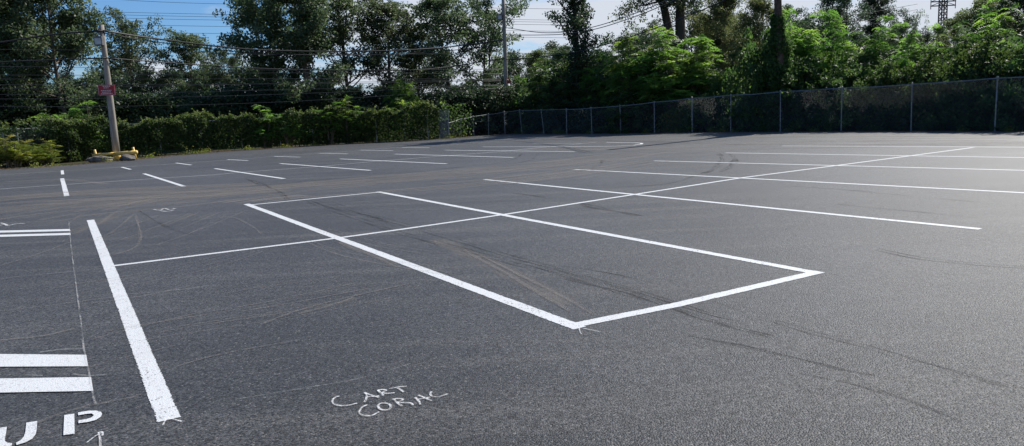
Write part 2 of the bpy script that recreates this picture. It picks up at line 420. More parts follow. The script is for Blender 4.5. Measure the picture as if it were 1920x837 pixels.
def plant(proto, name, px, yref, ytop, Y, label, cat, group=None, rz=None, wide=1.0, names=('trunk', 'crown')):
    """put a tree or shrub at forward distance Y so that its top reaches height of row ytop"""
    tm, cm, Hh = proto; b = D(px, yref, Y); h = D(px, ytop, Y).z; s = h/Hh
    o = empty(name, (b.x, b.y, 0), label, cat, group, random.uniform(0, 6.28) if rz is None else rz, (s*wide, s*wide, s))
    link(names[0], tm, None, o); link(names[1], cm, None, o); return o

# ------------------------------------------------------------------ ground
HEDGE_PX = [(-330, 343), (0, 318), (110, 312), (165, 307.5), (230, 302), (300, 295), (400, 285.5), (520, 278), (650, 270.5), (760, 265), (842, 260)]
VINE_PX = [(-330, 338), (0, 313), (98, 306), (150, 301.5), (222, 296), (300, 291), (400, 283), (520, 276), (650, 269.3), (760, 264.5), (842, 260)]
HEDGE = [G(*p) for p in HEDGE_PX]
FENCE_PX = [(842, 260), (865, 257.5), (889, 255.5), (916, 253.5), (947, 252), (979, 251.5), (1020, 251.5), (1063, 252), (1110, 251.5), (1164, 250.5), (1227, 249.5), (1298, 248.5), (1370, 248), (1463, 247.3), (1577, 247), (1708, 246.6), (1865, 246.5), (2070, 248), (2330, 251)]
FENCE = [G(*p) for p in FENCE_PX]
def sheet(name, pts, z, mat, **k):
    me = mesh_py(name, [(p[0], p[1], z) for p in pts], [tuple(range(len(pts)))]); return tag(link(name, me, mat), **k)
me = mesh_py('ground', [(-900, -900, -.05), (900, -900, -.05), (900, 1500, -.05), (-900, 1500, -.05)], [(0, 1, 2, 3)])
tag(link('ground', me, GND), kind='structure')
out_ = [p for p in HEDGE]+[p for p in FENCE[1:]]
lot = out_+[(FENCE[-1][0]+16, FENCE[-1][1]-27), (45, -45), (-60, -45), (HEDGE[0][0]-20, HEDGE[0][1]-30)]
sheet('asphalt_lot', [tuple(p) for p in lot], 0, ASPH, kind='structure')

# ------------------------------------------------------------------ paint
_z = [.0025]
def nz():
    _z[0] += .00008; return _z[0]
def ribbon(pts, wid, z):
    """flat strip through ground points, mitred; returns verts, faces, uvs"""
    pts = [np.asarray(p, float) for p in pts]; v = []; uv = []; f = []; u = 0
    if isinstance(wid, (int, float)): wid = [wid]*len(pts)
    for i, p in enumerate(pts):
        a = pts[max(i-1, 0)]; b = pts[min(i+1, len(pts)-1)]; d = (b-a)/max(np.linalg.norm(b-a), 1e-9); n = np.array([-d[1], d[0]])
        if i: u += np.linalg.norm(p-pts[i-1])
        for s in (-1, 1): q = p+n*s*wid[i]/2; v.append((q[0], q[1], z)); uv.append((u, (s+1)/2))
    for i in range(len(pts)-1): f.append((2*i, 2*i+2, 2*i+3, 2*i+1))
    return v, f, uv
def ribbons(name, list_, mat, parent=None, zs=None):
    V = []; Fa = []; U = []
    for k, (pts, wid) in enumerate(list_):
        v, f, uv = ribbon(pts, wid, nz() if zs is None else zs+k*.00004); b = len(V); off = k*3.7
        V += v; Fa += [tuple(b+i for i in x) for x in f]; U += [(a+off, c) for a, c in uv]
    me = mesh_py(name, V, Fa); ul = me.uv_layers.new(name='UVMap')
    for lp in me.loops: ul.data[lp.index].uv = U[lp.vertex_index]
    return link(name, me, mat, parent)
def wob(pts, n=14, amp=.0018):
    """subdivide a hand-sprayed line a little and let it wander by millimetres"""
    out = []; pts = [np.asarray(p, float) for p in pts]
    n = max(2, min(14, int(np.linalg.norm(pts[-1]-pts[0])/len(pts)/.4)))
    for a, b in zip(pts[:-1], pts[1:]):
        for k in range(n): out.append(a+(b-a)*k/n+(rng.normal(size=2)*amp if 0 < k else 0))
    out.append(pts[-1]); return out
def line(name, pxs, wid, label, cat='painted line', group=None, mat=None, length=None):
    P = [G(*p) for p in pxs]
    if length: d = (P[-1]-P[0])/np.linalg.norm(P[-1]-P[0]); P = [P[0], P[0]+d*length]
    o = ribbons(name, [(wob(P), wid)], mat or PAINT); return tag(o, label, cat, group)
G_R = 'long white stall lines on the right'; G_L = 'white stall lines by the hedge'; G_S = 'short white stall ends by the hedge'
line('stall_line', [(908, 337), (1838, 430)], .115, 'nearest long white stall line right of the rectangle, ending before the right edge', group=G_R)
line('stall_line', [(1076, 318), (1920, 362)], .11, 'long white stall line second nearest, just beyond the nearest one', group=G_R, length=11)
line('stall_line', [(1226, 302), (1920, 320)], .11, 'long white stall line, middle one of the five on the right', group=G_R, length=11)
line('stall_line', [(1360, 287), (1920, 296)], .11, 'long white stall line second from the fence on the right', group=G_R, length=11)
line('stall_line', [(1467, 274), (1920, 276.5)], .11, 'farthest long white stall line, closest to the right-hand fence', group=G_R, length=11)
line('centre_line', [(213, 499), (640, 446), (757, 430), (950, 402), (1210, 362), (1390, 334), (1575, 310), (1825, 277)], .10, 'long thin white centre line crossing the box and all the right-hand stall lines')
bx = [(462, 383.5), (1082, 615), (1270, 572), (1535, 510), (708, 360.5)]
cw = ribbons('corral_outline', [(wob([G(462, 383), G(1087, 616)]), .125), (wob([G(1075, 611), G(1270, 572), G(1537, 510)]), .12), (wob([G(1533, 513), G(708, 360)]), .12), (wob([G(467, 385), G(710, 361)]), .10)], PAINT)
tag(cw, 'large white painted rectangle outlining the cart corral in the middle of the lot', 'painted outline')
line('thick_stall_line', [(169.5, 413), (317, 788)], .125, 'thick white line running towards the camera right of the crosswalk bars')
line('centre_line', [(-200, 371), (0, 355), (116, 347), (292, 335), (400, 328.5), (453, 323.5), (590, 313.4), (706, 303), (837, 292.5), (947, 284), (1000, 278.5), (1118, 267.3)], .085, 'long thin white line crossing the stall lines nearest the hedge', mat=PTHIN)
line('edge_line', [(-200, 341), (0, 328.5), (120, 321), (303, 309), (400, 302.5), (540, 292), (672, 283), (760, 276), (870, 271)], .07, 'faint thin white edge line along the foot of the hedge', mat=PTHIN)
LL = [((116.5, 335), (125, 368), 'leftmost white stall line by the hedge, pointing straight at the camera'),
      ((270, 326), (345, 350), 'second white stall line from the left by the hedge, right below the pole'),
      ((403, 316.5), (533, 335.6), 'third white stall line from the left in the row by the hedge'),
      ((525, 307), (695, 320), 'fourth white stall line from the left in the row by the hedge'),
      ((637.5, 298.4), (837.5, 307.5), 'fifth white stall line from the left in the row by the hedge'),
      ((740.6, 289.4), (962.5, 295.6), 'sixth white stall line from the left in the row by the hedge'),
      ((834, 282), (1078, 284.9), 'seventh and farthest long white stall line in the row by the hedge')]
for a, b, lb in LL: line('stall_line', [a, b], .125, lb, group=G_L)
SS = [((116.5, 320), (117.5, 327.5), 'stubby white stall end straight left of the boulders'), ((228, 313.8), (245, 318.2), 'short white stall end just below the boulders'),
      ((330, 306), (359, 310), 'short white stall end right of the yellow barrier'), ((426.5, 299.7), (465, 301.6), 'fourth short white stall end from the left'),
      ((514, 293.7), (563, 295.1), 'fifth short white stall end from the left'), ((598, 287.8), (652, 288.9), 'sixth short white stall end from the left'),
      ((676, 282), (737, 283), 'seventh short white stall end from the left'), ((753, 277), (805, 277.6), 'farthest short white stall end, in front of the hedge end')]
for a, b, lb in SS: line('stall_end', [a, b], .11, lb, group=G_S)
line('island_outline', [(905, 276), (1000, 275.6), (1100, 275.2), (1150, 274.7), (1188, 273), (1203, 270.6), (1203, 269), (1190, 268.2), (1137, 267.6)], .13, 'far white painted outline with a rounded hairpin end near the fence corner', 'painted outline')
line('stall_line', [(1000, 269.6), (1090, 269.2)], .12, 'farthest faint white line just before the fence corner', mat=PTHIN)
def quad(name, px, label, cat='painted line', group=None):
    me = mesh_py(name, [(*G(*p), nz()) for p in px][:0] or [(*G(*p), 0) for p in px], [tuple(range(len(px)))])
    z = nz()
    for v in me.vertices: v.co.z = z
    return tag(link(name, me, PAINTQ), label, cat, group)
GX = 'white crosswalk bars at the left edge'
quad('crosswalk_bar', [(-160, 437), (131, 430.3), (132, 434), (-160, 441)], 'farther of the two thin white bars at the left edge', 'crosswalk bar', GX)
quad('crosswalk_bar', [(-160, 445.5), (132, 437.6), (132.6, 441.5), (-160, 449.5)], 'nearer of the two thin white bars at the left edge', 'crosswalk bar', GX)
quad('crosswalk_bar', [(-160, 664), (162, 667), (165.5, 688.5), (-160, 690)], 'farther of the two thick white bars above the letters UP', 'crosswalk bar', GX)
quad('crosswalk_bar', [(-160, 714), (171, 709), (175, 735), (-160, 741)], 'nearer thick white bar directly above the letters UP', 'crosswalk bar', GX)
# stencilled letters "UP"
up_ = empty('painted_lettering', (*G(60, 800), .0), 'white stencilled letters U and P painted on the asphalt in the near left corner', 'lettering')
def poly_letter(name, polys, off=(0, 560), s=3.0225):
    V = []; Fa = []; z = nz()
    for pl in polys:
        b = len(V)
        for x, y in pl: g = G(off[0]+x/s, off[1]+y/s); V.append((g[0]-up_.location.x, g[1]-up_.location.y, z))
        Fa.append(tuple(range(b, len(V))))
    me = mesh_py(name, V, Fa)
    return link(name, me, PAINTQ, up_)
poly_letter('letter', [[(-40, 745), (40, 733), (34, 775), (28, 800), (30, 815), (44, 824), (70, 826), (66, 842), (20, 850), (-30, 845), (-60, 820), (-58, 790)],
                       [(150, 710), (212, 700), (209, 750), (203, 775), (185, 800), (150, 820), (95, 837), (92, 824), (120, 808), (137, 787), (145, 760)]])
poly_letter('letter', [[(365, 667), (422, 658), (424, 772), (360, 781)],
                       [(443, 652), (500, 642), (545, 641), (572, 648), (580, 660), (572, 676), (545, 694), (500, 706), (445, 713), (446, 697), (490, 690), (520, 680), (534, 667), (520, 657), (490, 660), (444, 668)]])
# hand chalk writing CART / CORAL
def strokes(name, label, cat, sts, off, s, wid=.016, mat=CHALK, group=None):
    lst = []
    for st in sts:
        P = [G(off[0]+x/s, off[1]+y/s) for x, y in st]; Q = [P[0]]
        for i in range(len(P)-1):       # Catmull-Rom smoothing
            a = P[max(i-1, 0)]; b = P[i]; c = P[i+1]; d = P[min(i+2, len(P)-1)]
            for k in range(1, 5):
                t = k/4; Q.append(.5*((2*b)+(-a+c)*t+(2*a-5*b+4*c-d)*t*t+(-a+3*b-3*c+d)*t**3))
        lst.append((Q, wid))
    return tag(ribbons(name, lst, mat), label, cat, group)
o4 = (560, 660); s4 = 4.73
w1 = [[(362, 400), (325, 412), (300, 440), (310, 465), (345, 482), (400, 486), (460, 480), (520, 465)],
      [(583, 370), (603, 385), (601, 420), (585, 456)], [(583, 370), (650, 395), (712, 414)], [(600, 410), (650, 406), (714, 400)],
      [(705, 350), (730, 375), (752, 396)], [(698, 352), (740, 344), (777, 350), (735, 371)], [(735, 371), (780, 378), (852, 373)],
      [(803, 335), (880, 322), (960, 314)], [(875, 328), (905, 345), (934, 366)]]
w2 = [[(608, 480), (565, 500), (540, 540), (560, 568), (610, 577), (660, 572), (715, 542)],
      [(705, 482), (735, 465), (790, 468), (818, 490), (803, 520), (752, 526), (713, 510), (705, 482)],
      [(825, 431), (880, 425), (926, 433), (876, 458)], [(848, 432), (880, 465), (917, 491)], [(876, 460), (960, 462), (1000, 468), (1012, 484)],
      [(1033, 415), (1060, 440), (1082, 479)], [(1063, 395), (1120, 420), (1180, 445)], [(1045, 431), (1100, 425), (1167, 412)],
      [(1180, 363), (1169, 385), (1185, 403), (1225, 409), (1270, 401), (1325, 382)]]
cwr = empty('chalk_writing', (*G(730, 755), 0), 'handwritten white chalk words CART CORAL on the dark foreground asphalt', 'chalk writing')
for wd in (w1, w2):
    o = strokes('word', None, None, wd, o4, s4, .017); o.parent = cwr; o.location = (-cwr.location.x, -cwr.location.y, 0)
strokes('chalk_arrow', 'small white chalk arrow at the near end of the thick line', 'chalk mark', [[(955, 683), (935, 702), (924, 726)], [(950, 683), (990, 692), (1032, 704)]], (0, 560), 3.0225, .014)
strokes('chalk_arrow', 'small white chalk arrow right of the letter P at the bottom', 'chalk mark', [[(495, 824), (535, 792), (578, 766)], [(560, 765), (568, 800), (570, 850)], [(555, 768), (580, 764), (582, 785)]], (0, 560), 3.0225, .013)
strokes('chalk_tick', 'tiny chalk tick at the nearest corner of the white rectangle', 'chalk mark', [[(180, 350), (182, 362), (190, 373)], [(195, 350), (225, 356), (265, 364)]], (1000, 450), 2.087, .012)
strokes('chalk_line', 'thin wavering chalk line running past the ends of the crosswalk bars', 'chalk line', [[(129, 416), (133, 460), (142, 530), (150, 590), (158, 660), (168, 705), (175, 745), (180, 760)]], (0, 0), 1, .016, CHALKF)
strokes('chalk_scrawl', 'small white chalk scrawl on the dusty asphalt above the box corner', 'chalk mark', [[(288, 394), (300, 395), (308, 392), (318, 394), (330, 391.5)], [(300, 396), (312, 397.5), (326, 395)]], (0, 0), 1, .05, CHALK)
strokes('chalk_scrawl', 'small white chalk scrawl at the left edge above the thin bars', 'chalk mark', [[(-5, 425), (8, 422), (15, 424), (30, 421), (47, 420)], [(2, 419), (14, 423)]], (0, 0), 1, .05, CHALK)
strokes('chalk_line', 'faint straight chalk line to the right of the thick white line', 'chalk line', [[(240, 553), (320, 547), (407, 535)]], (0, 0), 1, .018, CHALKF)
strokes('chalk_line', 'faint chalk line running up to the CART CORAL writing', 'chalk line', [[(440, 752), (560, 732), (680, 711), (770, 684)]], (0, 0), 1, .010, CHALKF)
strokes('chalk_line', 'faint chalk line crossing the left edge at mid height', 'chalk line', [[(0, 524), (80, 516), (190, 505)]], (0, 0), 1, .018, CHALKF)

# tyre rubber and dust on the asphalt
def smooth_px(px):
    P = [G(*p) for p in px]; Q = [P[0]]
    for i in range(len(P)-1):
        a = P[max(i-1, 0)]; b = P[i]; c = P[i+1]; d = P[min(i+2, len(P)-1)]
        for k in range(1, 7):
            t = k/6; Q.append(.5*((2*b)+(-a+c)*t+(2*a-5*b+4*c-d)*t*t+(-a+3*b-3*c+d)*t**3))
    return Q
skids = [([(577, 380), (626, 398), (683, 417), (727, 433), (764, 443), (817, 457), (866, 469), (906, 481), (947, 492), (987, 502), (1040, 516), (1100, 532), (1190, 556), (1270, 585), (1340, 607), (1408, 625), (1446, 634)], .07),
         ([(600, 378), (680, 402), (760, 425), (860, 455), (960, 485), (1000, 495), (1096, 522), (1192, 548), (1268, 572), (1335, 593), (1383, 603)], .045),
         ([(1446, 603), (1508, 622), (1575, 639), (1647, 658), (1719, 680), (1805, 704), (1886, 725)], .05),
         ([(1637, 469), (1719, 486), (1820, 497), (1920, 504)], .05), ([(1480, 349), (1590, 357), (1671, 365), (1752, 372), (1830, 379)], .12),
         ([(1568, 383), (1644, 391), (1725, 398), (1833, 409)], .07), ([(960, 362), (1060, 376), (1120, 390), (1200, 405)], .16),
         ([(1290, 630), (1420, 655), (1560, 690), (1640, 705)], .05), ([(560, 372), (620, 390), (700, 408), (740, 425)], .10),
         ([(1347, 288), (1354, 299), (1340, 316), (1318, 326)], .16), ([(1369, 289), (1378, 300), (1369, 313), (1350, 323)], .16), ([(1305, 330), (1250, 345), (1150, 352)], .12),
         ([(1137, 264.2), (1250, 267), (1400, 271.2), (1562, 271.3), (1750, 272.5), (1960, 273)], .28), ([(1400, 266.6), (1640, 264), (1960, 266)], .26),
         ([(980, 288), (960, 300), (900, 310), (780, 322), (640, 335)], .10), ([(1010, 288), (992, 301), (930, 312)], .10),
         ([(545, 342), (640, 335), (760, 322), (880, 312), (1010, 300), (1110, 292)], .12), ([(1130, 300), (1128, 306), (1100, 320), (1020, 334)], .12),
         ([(460, 335), (500, 350), (530, 366), (540, 376)], .14), ([(260, 395), (300, 420), (350, 438), (390, 443)], .05), ([(120, 428), (135, 429), (152, 430)], .03), ([(125, 437), (140, 438), (150, 437)], .03),
         ([(1060, 500), (1160, 516), (1290, 548), (1400, 588)], .03), ([(1500, 700), (1600, 720), (1700, 750), (1800, 790)], .04)]
def taper(q, w_):
    n_ = len(q); ph = rng.uniform(0, 6.28); return [w_*(.35+.65*math.sin(math.pi*(i+.5)/n_)**.5)*(1+.35*math.sin(i*.9+ph)) for i in range(n_)]
skids = [(p, w_*1.35) for p, w_ in skids]+[(smooth_px_shift, w_*.8) for smooth_px_shift, w_ in [([(x+6, y-3.5) for x, y in p], w_) for p, w_ in skids[:4]]]
tag(ribbons('tyre_marks', [(smooth_px(p), taper(smooth_px(p), w_)) for p, w_ in skids], RUB, zs=.0008), kind='structure')
dl = []
def band(path, spread, n, wlo, whi):
    P = smooth_px(path); P = np.array(P); m = len(P)
    for k in range(n):
        a = rng.integers(0, max(1, m-7)); b = min(m, a+rng.integers(6, 18)); off = rng.normal()*spread; sl = rng.normal()*spread*.12
        seg = P[a:b]; d = np.gradient(seg, axis=0); nn = np.stack([-d[:, 1], d[:, 0]], 1); nn /= np.linalg.norm(nn, axis=1)[:, None]
        q = seg+nn*(off+np.linspace(-1, 1, len(seg))*sl)[:, None]; dl.append((list(q), rng.uniform(wlo, whi)))
band([(-60, 420), (60, 402), (180, 388), (300, 376), (420, 362), (560, 350), (700, 338), (860, 324), (1000, 312), (1120, 300), (1220, 285)], .9, 52, .04, .35)
band([(-60, 385), (100, 372), (250, 365), (400, 360), (560, 352)], 1.0, 22, .04, .4)
band([(130, 430), (175, 400), (250, 380), (330, 366), (440, 352)], .5, 16, .03, .12)
band([(-40, 560), (120, 530), (300, 500), (420, 470)], .6, 14, .008, .03)
band([(150, 640), (330, 610), (520, 580), (700, 545)], .5, 14, .008, .03)
band([(180, 470), (300, 430), (380, 400)], .5, 16, .01, .05)
band([(380, 420), (560, 430), (700, 470), (900, 500)], .7, 7, .01, .05)
band([(560, 370), (800, 350), (1000, 330), (1200, 300)], .9, 20, .04, .25)
band([(430, 384), (480, 376), (560, 366)], .3, 14, .05, .3)
band([(1000, 276), (1200, 275), (1400, 268), (1600, 263), (1900, 262)], .8, 14, .2, .6)
dl += [(smooth_px(p), w_) for p, w_ in [([(205, 440), (225, 425), (252, 402)], .05), ([(252, 402), (262, 430), (258, 462), (212, 480)], .06), ([(0, 500), (70, 478), (130, 456)], .05),
      ([(870, 470), (900, 488), (950, 515), (1000, 545), (1070, 585)], .05), ([(900, 480), (980, 520), (1060, 560), (1110, 590)], .04), ([(560, 590), (620, 575), (665, 560)], .07), ([(490, 610), (590, 575), (760, 535)], .04),
      ([(640, 455), (700, 480), (740, 498)], .12), ([(0, 640), (80, 632), (140, 618)], .05), ([(360, 415), (430, 408), (470, 424), (490, 440)], .05), ([(700, 390), (800, 395), (870, 388)], .04), ([(60, 800), (140, 770), (260, 745)], .04),
      ([(170, 570), (250, 560), (370, 535)], .03), ([(0, 585), (90, 575), (240, 555)], .03), ([(10, 282+60), (120, 338), (200, 346)], .4), ([(0, 378), (60, 372), (100, 369)], .10), ([(170, 690), (250, 668), (330, 650)], .02), ([(330, 690), (420, 665), (560, 640)], .02)]]
wd_ = [(smooth_px(p), w_) for p, w_ in [([(-60, 400), (120, 385), (300, 372), (460, 358), (640, 343), (860, 325), (1050, 306), (1200, 288)], 2.6), ([(100, 380), (300, 366), (480, 352), (700, 336)], 1.2), ([(-60, 372), (100, 366), (300, 356), (480, 345)], 1.6),
       ([(1000, 278), (1300, 280), (1700, 272), (1960, 270)], 2.2), ([(820, 450), (940, 505), (1070, 570)], .30), ([(130, 440), (230, 400), (350, 380)], .5), ([(1100, 268), (1400, 258), (1900, 256)], 1.5)]]
tag(ribbons('dust_film', wd_, DUSTW, zs=.0014), kind='stuff')
tag(ribbons('dust_marks', dl, DUST, zs=.0020), kind='stuff')
smear = [(smooth_px([(75, 663), (115, 658), (158, 656)]), .045), (smooth_px([(135, 704), (165, 707), (200, 705)]), .03), (smooth_px([(50, 706), (80, 707)]), .02), (smooth_px([(138, 694), (160, 689)]), .012), (smooth_px([(140, 742), (162, 737)]), .012)]
for q_, lb in zip(smear, ('widest pale overspray streak above the farther thick bar', 'pale overspray streak off the end of the nearer thick bar', 'short pale overspray streak between the thick bars', 'tiny overspray streak at the end of the farther thick bar', 'tiny overspray streak below the end of the nearer thick bar')):
    tag(ribbons('overspray', [q_], CHALKF), lb, 'paint smear', 'overspray streaks by the thick bars')

# ------------------------------------------------------------------ chain link fences
def pole_dir(b, t): return Vector(t)-Vector(b)
def chain_mesh(a, b, ha, hb, name, parent, pitch=.075, rad=.0017):
    """woven diagonal wires between two posts (a, b ground points)"""
    a = np.asarray(a); b = np.asarray(b); Ln = np.linalg.norm(b-a); u = (b-a)/Ln; n = np.array([-u[1], u[0]]); V = []; Fa = []
    def pt(s, q, o): hh = ha+(hb-ha)*s/Ln; p = a+u*s+n*o; return (p[0], p[1], min(max(q, .03), hh-.02))
    k = int((Ln+max(ha, hb))/pitch)
    for sg in (1, -1):
        for i in range(k):
            s0 = i*pitch-max(ha, hb); hh = max(ha, hb)
            # from (s0,0) to (s0+hh,hh)
            t0 = max(0, -s0); t1 = min(hh, Ln-s0)
            if t1 <= t0+.02: continue
            p0 = (s0+t0, t0); p1 = (s0+t1, t1)
            if sg < 0: p0 = (Ln-p0[0], p0[1]); p1 = (Ln-p1[0], p1[1])
            hcap = ha+(hb-ha)*p1[0]/Ln
            if p1[1] > hcap: p1 = (p1[0]-(p1[1]-hcap)*sg, hcap)
            A_ = np.array(pt(*p0, rad*sg)); B_ = np.array(pt(*p1, rad*sg)); base = len(V)
            for q in (A_, B_):
                V += [tuple(q+np.array([n[0]*rad, n[1]*rad, 0])), tuple(q+np.array([-n[0]*rad-u[0]*rad, -n[1]*rad-u[1]*rad, rad])), tuple(q+np.array([-n[0]*rad+u[0]*rad, -n[1]*rad+u[1]*rad, -rad]))]
            for j in range(3): Fa.append((base+j, base+(j+1) % 3, base+3+(j+1) % 3, base+3+j))
    o = link(name, mesh_py(name, V, Fa), MESHM, parent); return o
TOPS = {842: 231, 865: 223.5, 889: 219, 916: 215, 947: 210.5, 979: 207, 1020: 206.5, 1063: 205.5, 1110: 203, 1164: 199, 1227: 192, 1298: 184.5, 1370: 179, 1463: 172.5, 1577: 165.5, 1708: 158.5, 1865: 147}
hts = []
for (px, py), g in zip(FENCE_PX, FENCE):
    hts.append(zat(g, TOPS[px]) if px in TOPS else 1.83)
hts[-1] = hts[-2] = hts[-3]
org = FENCE[0]
fe = empty('chain_link_fence', (org[0], org[1], 0), 'long bare galvanised chain link fence along the far right side of the lot', 'fence')
L0 = lambda p, z=0: (p[0]-org[0], p[1]-org[1], z)
rnd = random.Random(3)
ptops = []
for i, (g, h) in enumerate(zip(FENCE, hts)):
    lean = rnd.uniform(-.012, .012)*h; lean = {5: -.10, 6: -.12, 3: .05}.get(i, lean)
    mb = MB().tube([L0(g, -.05), (L0(g)[0]+lean, L0(g)[1], h+.02)], .025 if i != 11 else .036, 8); mb.build('post', GALV, fe)
    MB().tube([(L0(g)[0]+lean, L0(g)[1], h+.02), (L0(g)[0]+lean, L0(g)[1], h+.05), (L0(g)[0]+lean, L0(g)[1], h+.075)], [.045, .04, .01], 8).build('post_cap', GALV, fe)
    ptops.append((L0(g)[0]+lean, L0(g)[1], h))
for i in range(len(ptops)-1):
    a = Vector(ptops[i]); b = Vector(ptops[i+1]); m_ = (a+b)/2-Vector((0, 0, rnd.uniform(0, .035)))
    MB().tube([a, m_, b], .022, 6).build('top_rail', GALV, fe)
    chain_mesh(L0(FENCE[i])[:2], L0(FENCE[i+1])[:2], hts[i], hts[i+1], 'wire_mesh', fe)
# the older fence under the vines
hp = [(-200, 0), (-95, 0), (-38, 0), (13, 0), (41, 0), (133, 0), (222, 0), (303, 0), (381, 0), (455, 0), (527, 0), (588, 0), (652, 0), (707, 0), (760, 0), (803, 0), (842, 0)]
def hedge_at(px):
    for (a, b) in zip(VINE_PX[:-1], VINE_PX[1:]):
        if a[0] <= px <= b[0]: return G(px, a[1]+(b[1]-a[1])*(px-a[0])/(b[0]-a[0]))
o2 = hedge_at(303); hf = empty('chain_link_fence', (o2[0], o2[1], 0), 'vine covered chain link fence along the left and back of the lot, only posts showing', 'fence')
prev = None
for px, _ in hp:
    g = hedge_at(px); q = (g[0]-o2[0], g[1]-o2[1])
    MB().tube([(q[0], q[1], -.05), (q[0]+rnd.uniform(-.04, .04), q[1], 1.85)], .03, 7).build('post', GALV, hf)
    if prev is not None:
        MB().tube([(prev[0], prev[1], 1.83), (q[0], q[1], 1.83)], .02, 6).build('top_rail', GALV, hf)
        if px <= 133 or px >= 803: chain_mesh(prev, q, 1.83, 1.83, 'wire_mesh', hf)
    prev = q

q0 = hedge_at(824); q1 = hedge_at(841); mp_ = chain_mesh((q0[0]-o2[0], q0[1]-o2[1]-.08), (q1[0]-o2[0], q1[1]-o2[1]-.08), 1.8, 1.8, 'mesh_panel', hf, .07, .004)
mp_.data.materials.clear(); mp_.data.materials.append(mat_plain('sun_paled_mesh_wire', (.42, .45, .45), .6, .3, 0, .2, 3))  # wire colour lightened to paint in sun falling on this bit of chain link

# ------------------------------------------------------------------ vines on the fence (one leafy mass)
def hedge_mass(px0, px1, dens, r, htop=2.0, zlo=0.0, leaf=.115, thick=.95, over=.22):
    pts = [hedge_at(x) for x in np.linspace(px0, px1, 60)]; pts = np.array(pts); seg = np.linalg.norm(np.diff(pts, axis=0), axis=1); cum = np.r_[0, np.cumsum(seg)]; Ln = cum[-1]
    n = int(Ln*dens); s = r.uniform(0, Ln, n); i = np.clip(np.searchsorted(cum, s)-1, 0, len(seg)-1); f = ((s-cum[i])/seg[i])[:, None]
    p = pts[i]*(1-f)+pts[i+1]*f; u = (pts[i+1]-pts[i])/seg[i][:, None]; back = np.stack([-u[:, 1], u[:, 0]], 1)
    top = htop+.16*np.sin(s*.9)+.12*np.sin(s*2.3+1)+.09*np.sin(s*5.1)+.05*np.sin(s*11)
    bulge = .13*np.sin(s*1.9+2)+.10*np.sin(s*4.3)
    z = zlo+(top-zlo)*r.random(n)**.8
    # front skin, crest and body
    kind = r.random(n); dep = np.where(kind < .62, r.exponential(.10, n)-over, r.uniform(-over, thick, n))
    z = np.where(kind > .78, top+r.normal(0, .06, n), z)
    shape = (z/top)**2
    dep = dep+bulge*.6+(1-z/top)*.25+.10*np.sin(z*6+s*3)*.5
    dep = np.where(kind > .78, r.uniform(-over, thick, n), dep)
    P = np.c_[p+back*dep[:, None], z]
    # hanging tendrils and sprouts
    T = np.clip(r.normal(.36, .18, n)+.12*np.sin(s*1.7)*np.cos(z*3)+np.where(kind > .78, .34, 0), 0, 1)  # crest leaves get a brighter tint, painting in the sunlit top of the vines
    sp_n = int(Ln*5); ss = r.uniform(0, Ln, sp_n); ii = np.clip(np.searchsorted(cum, ss)-1, 0, len(seg)-1); ff = ((ss-cum[ii])/seg[ii])[:, None]
    pp = pts[ii]*(1-ff)+pts[ii+1]*ff; bk = np.stack([-(pts[ii+1]-pts[ii])[:, 1], (pts[ii+1]-pts[ii])[:, 0]], 1)/seg[ii][:, None]
    k = 9; tt = np.linspace(0, 1, k); hgt = r.uniform(.1, .42, sp_n)
    tp = htop+.16*np.sin(ss*.9)+.12*np.sin(ss*2.3+1)
    Q = np.repeat(np.c_[pp+bk*r.uniform(-.2, .7, sp_n)[:, None], tp], k, 0); Q[:, 2] += (hgt[:, None]*tt[None]).ravel(); Q[:, :2] += (r.normal(size=(sp_n, 1, 2))*.12*tt[None, :, None]).reshape(-1, 2)+r.normal(size=(sp_n*k, 2))*.03
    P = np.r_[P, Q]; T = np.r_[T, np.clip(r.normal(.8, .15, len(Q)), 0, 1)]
    outv = np.r_[np.c_[-back, np.full(n, .5)], np.tile([0, 0, 1.], (len(Q), 1))]
    return leaves(P, leaf, T, outv, .45, .8, r)
rv = np.random.default_rng(5)
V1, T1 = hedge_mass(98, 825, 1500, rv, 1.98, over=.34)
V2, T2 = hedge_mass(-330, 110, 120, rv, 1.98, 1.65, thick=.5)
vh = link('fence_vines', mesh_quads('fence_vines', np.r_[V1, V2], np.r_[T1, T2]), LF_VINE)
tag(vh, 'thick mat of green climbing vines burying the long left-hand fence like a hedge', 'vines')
V3, T3 = hedge_mass(828, 842, 170, rv, 2.05, 1.2, thick=.4)
gx = G(858, 258)
r_ = np.random.default_rng(9); n = 700; P3 = np.c_[gx[0]+r_.normal(0, .5, n), gx[1]+r_.normal(0, .25, n)+.3, r_.uniform(.1, 2.2, n)]
Va, Ta = leaves(P3, .12, r_.uniform(.3, 1, n), None, .4, .8, r_)
tag(link('climbing_vine', mesh_quads('climbing_vine', np.r_[V3, Va], np.r_[T3, Ta]), LF_VINE), 'small vine climbing the pale mesh at the fence corner', 'vines')

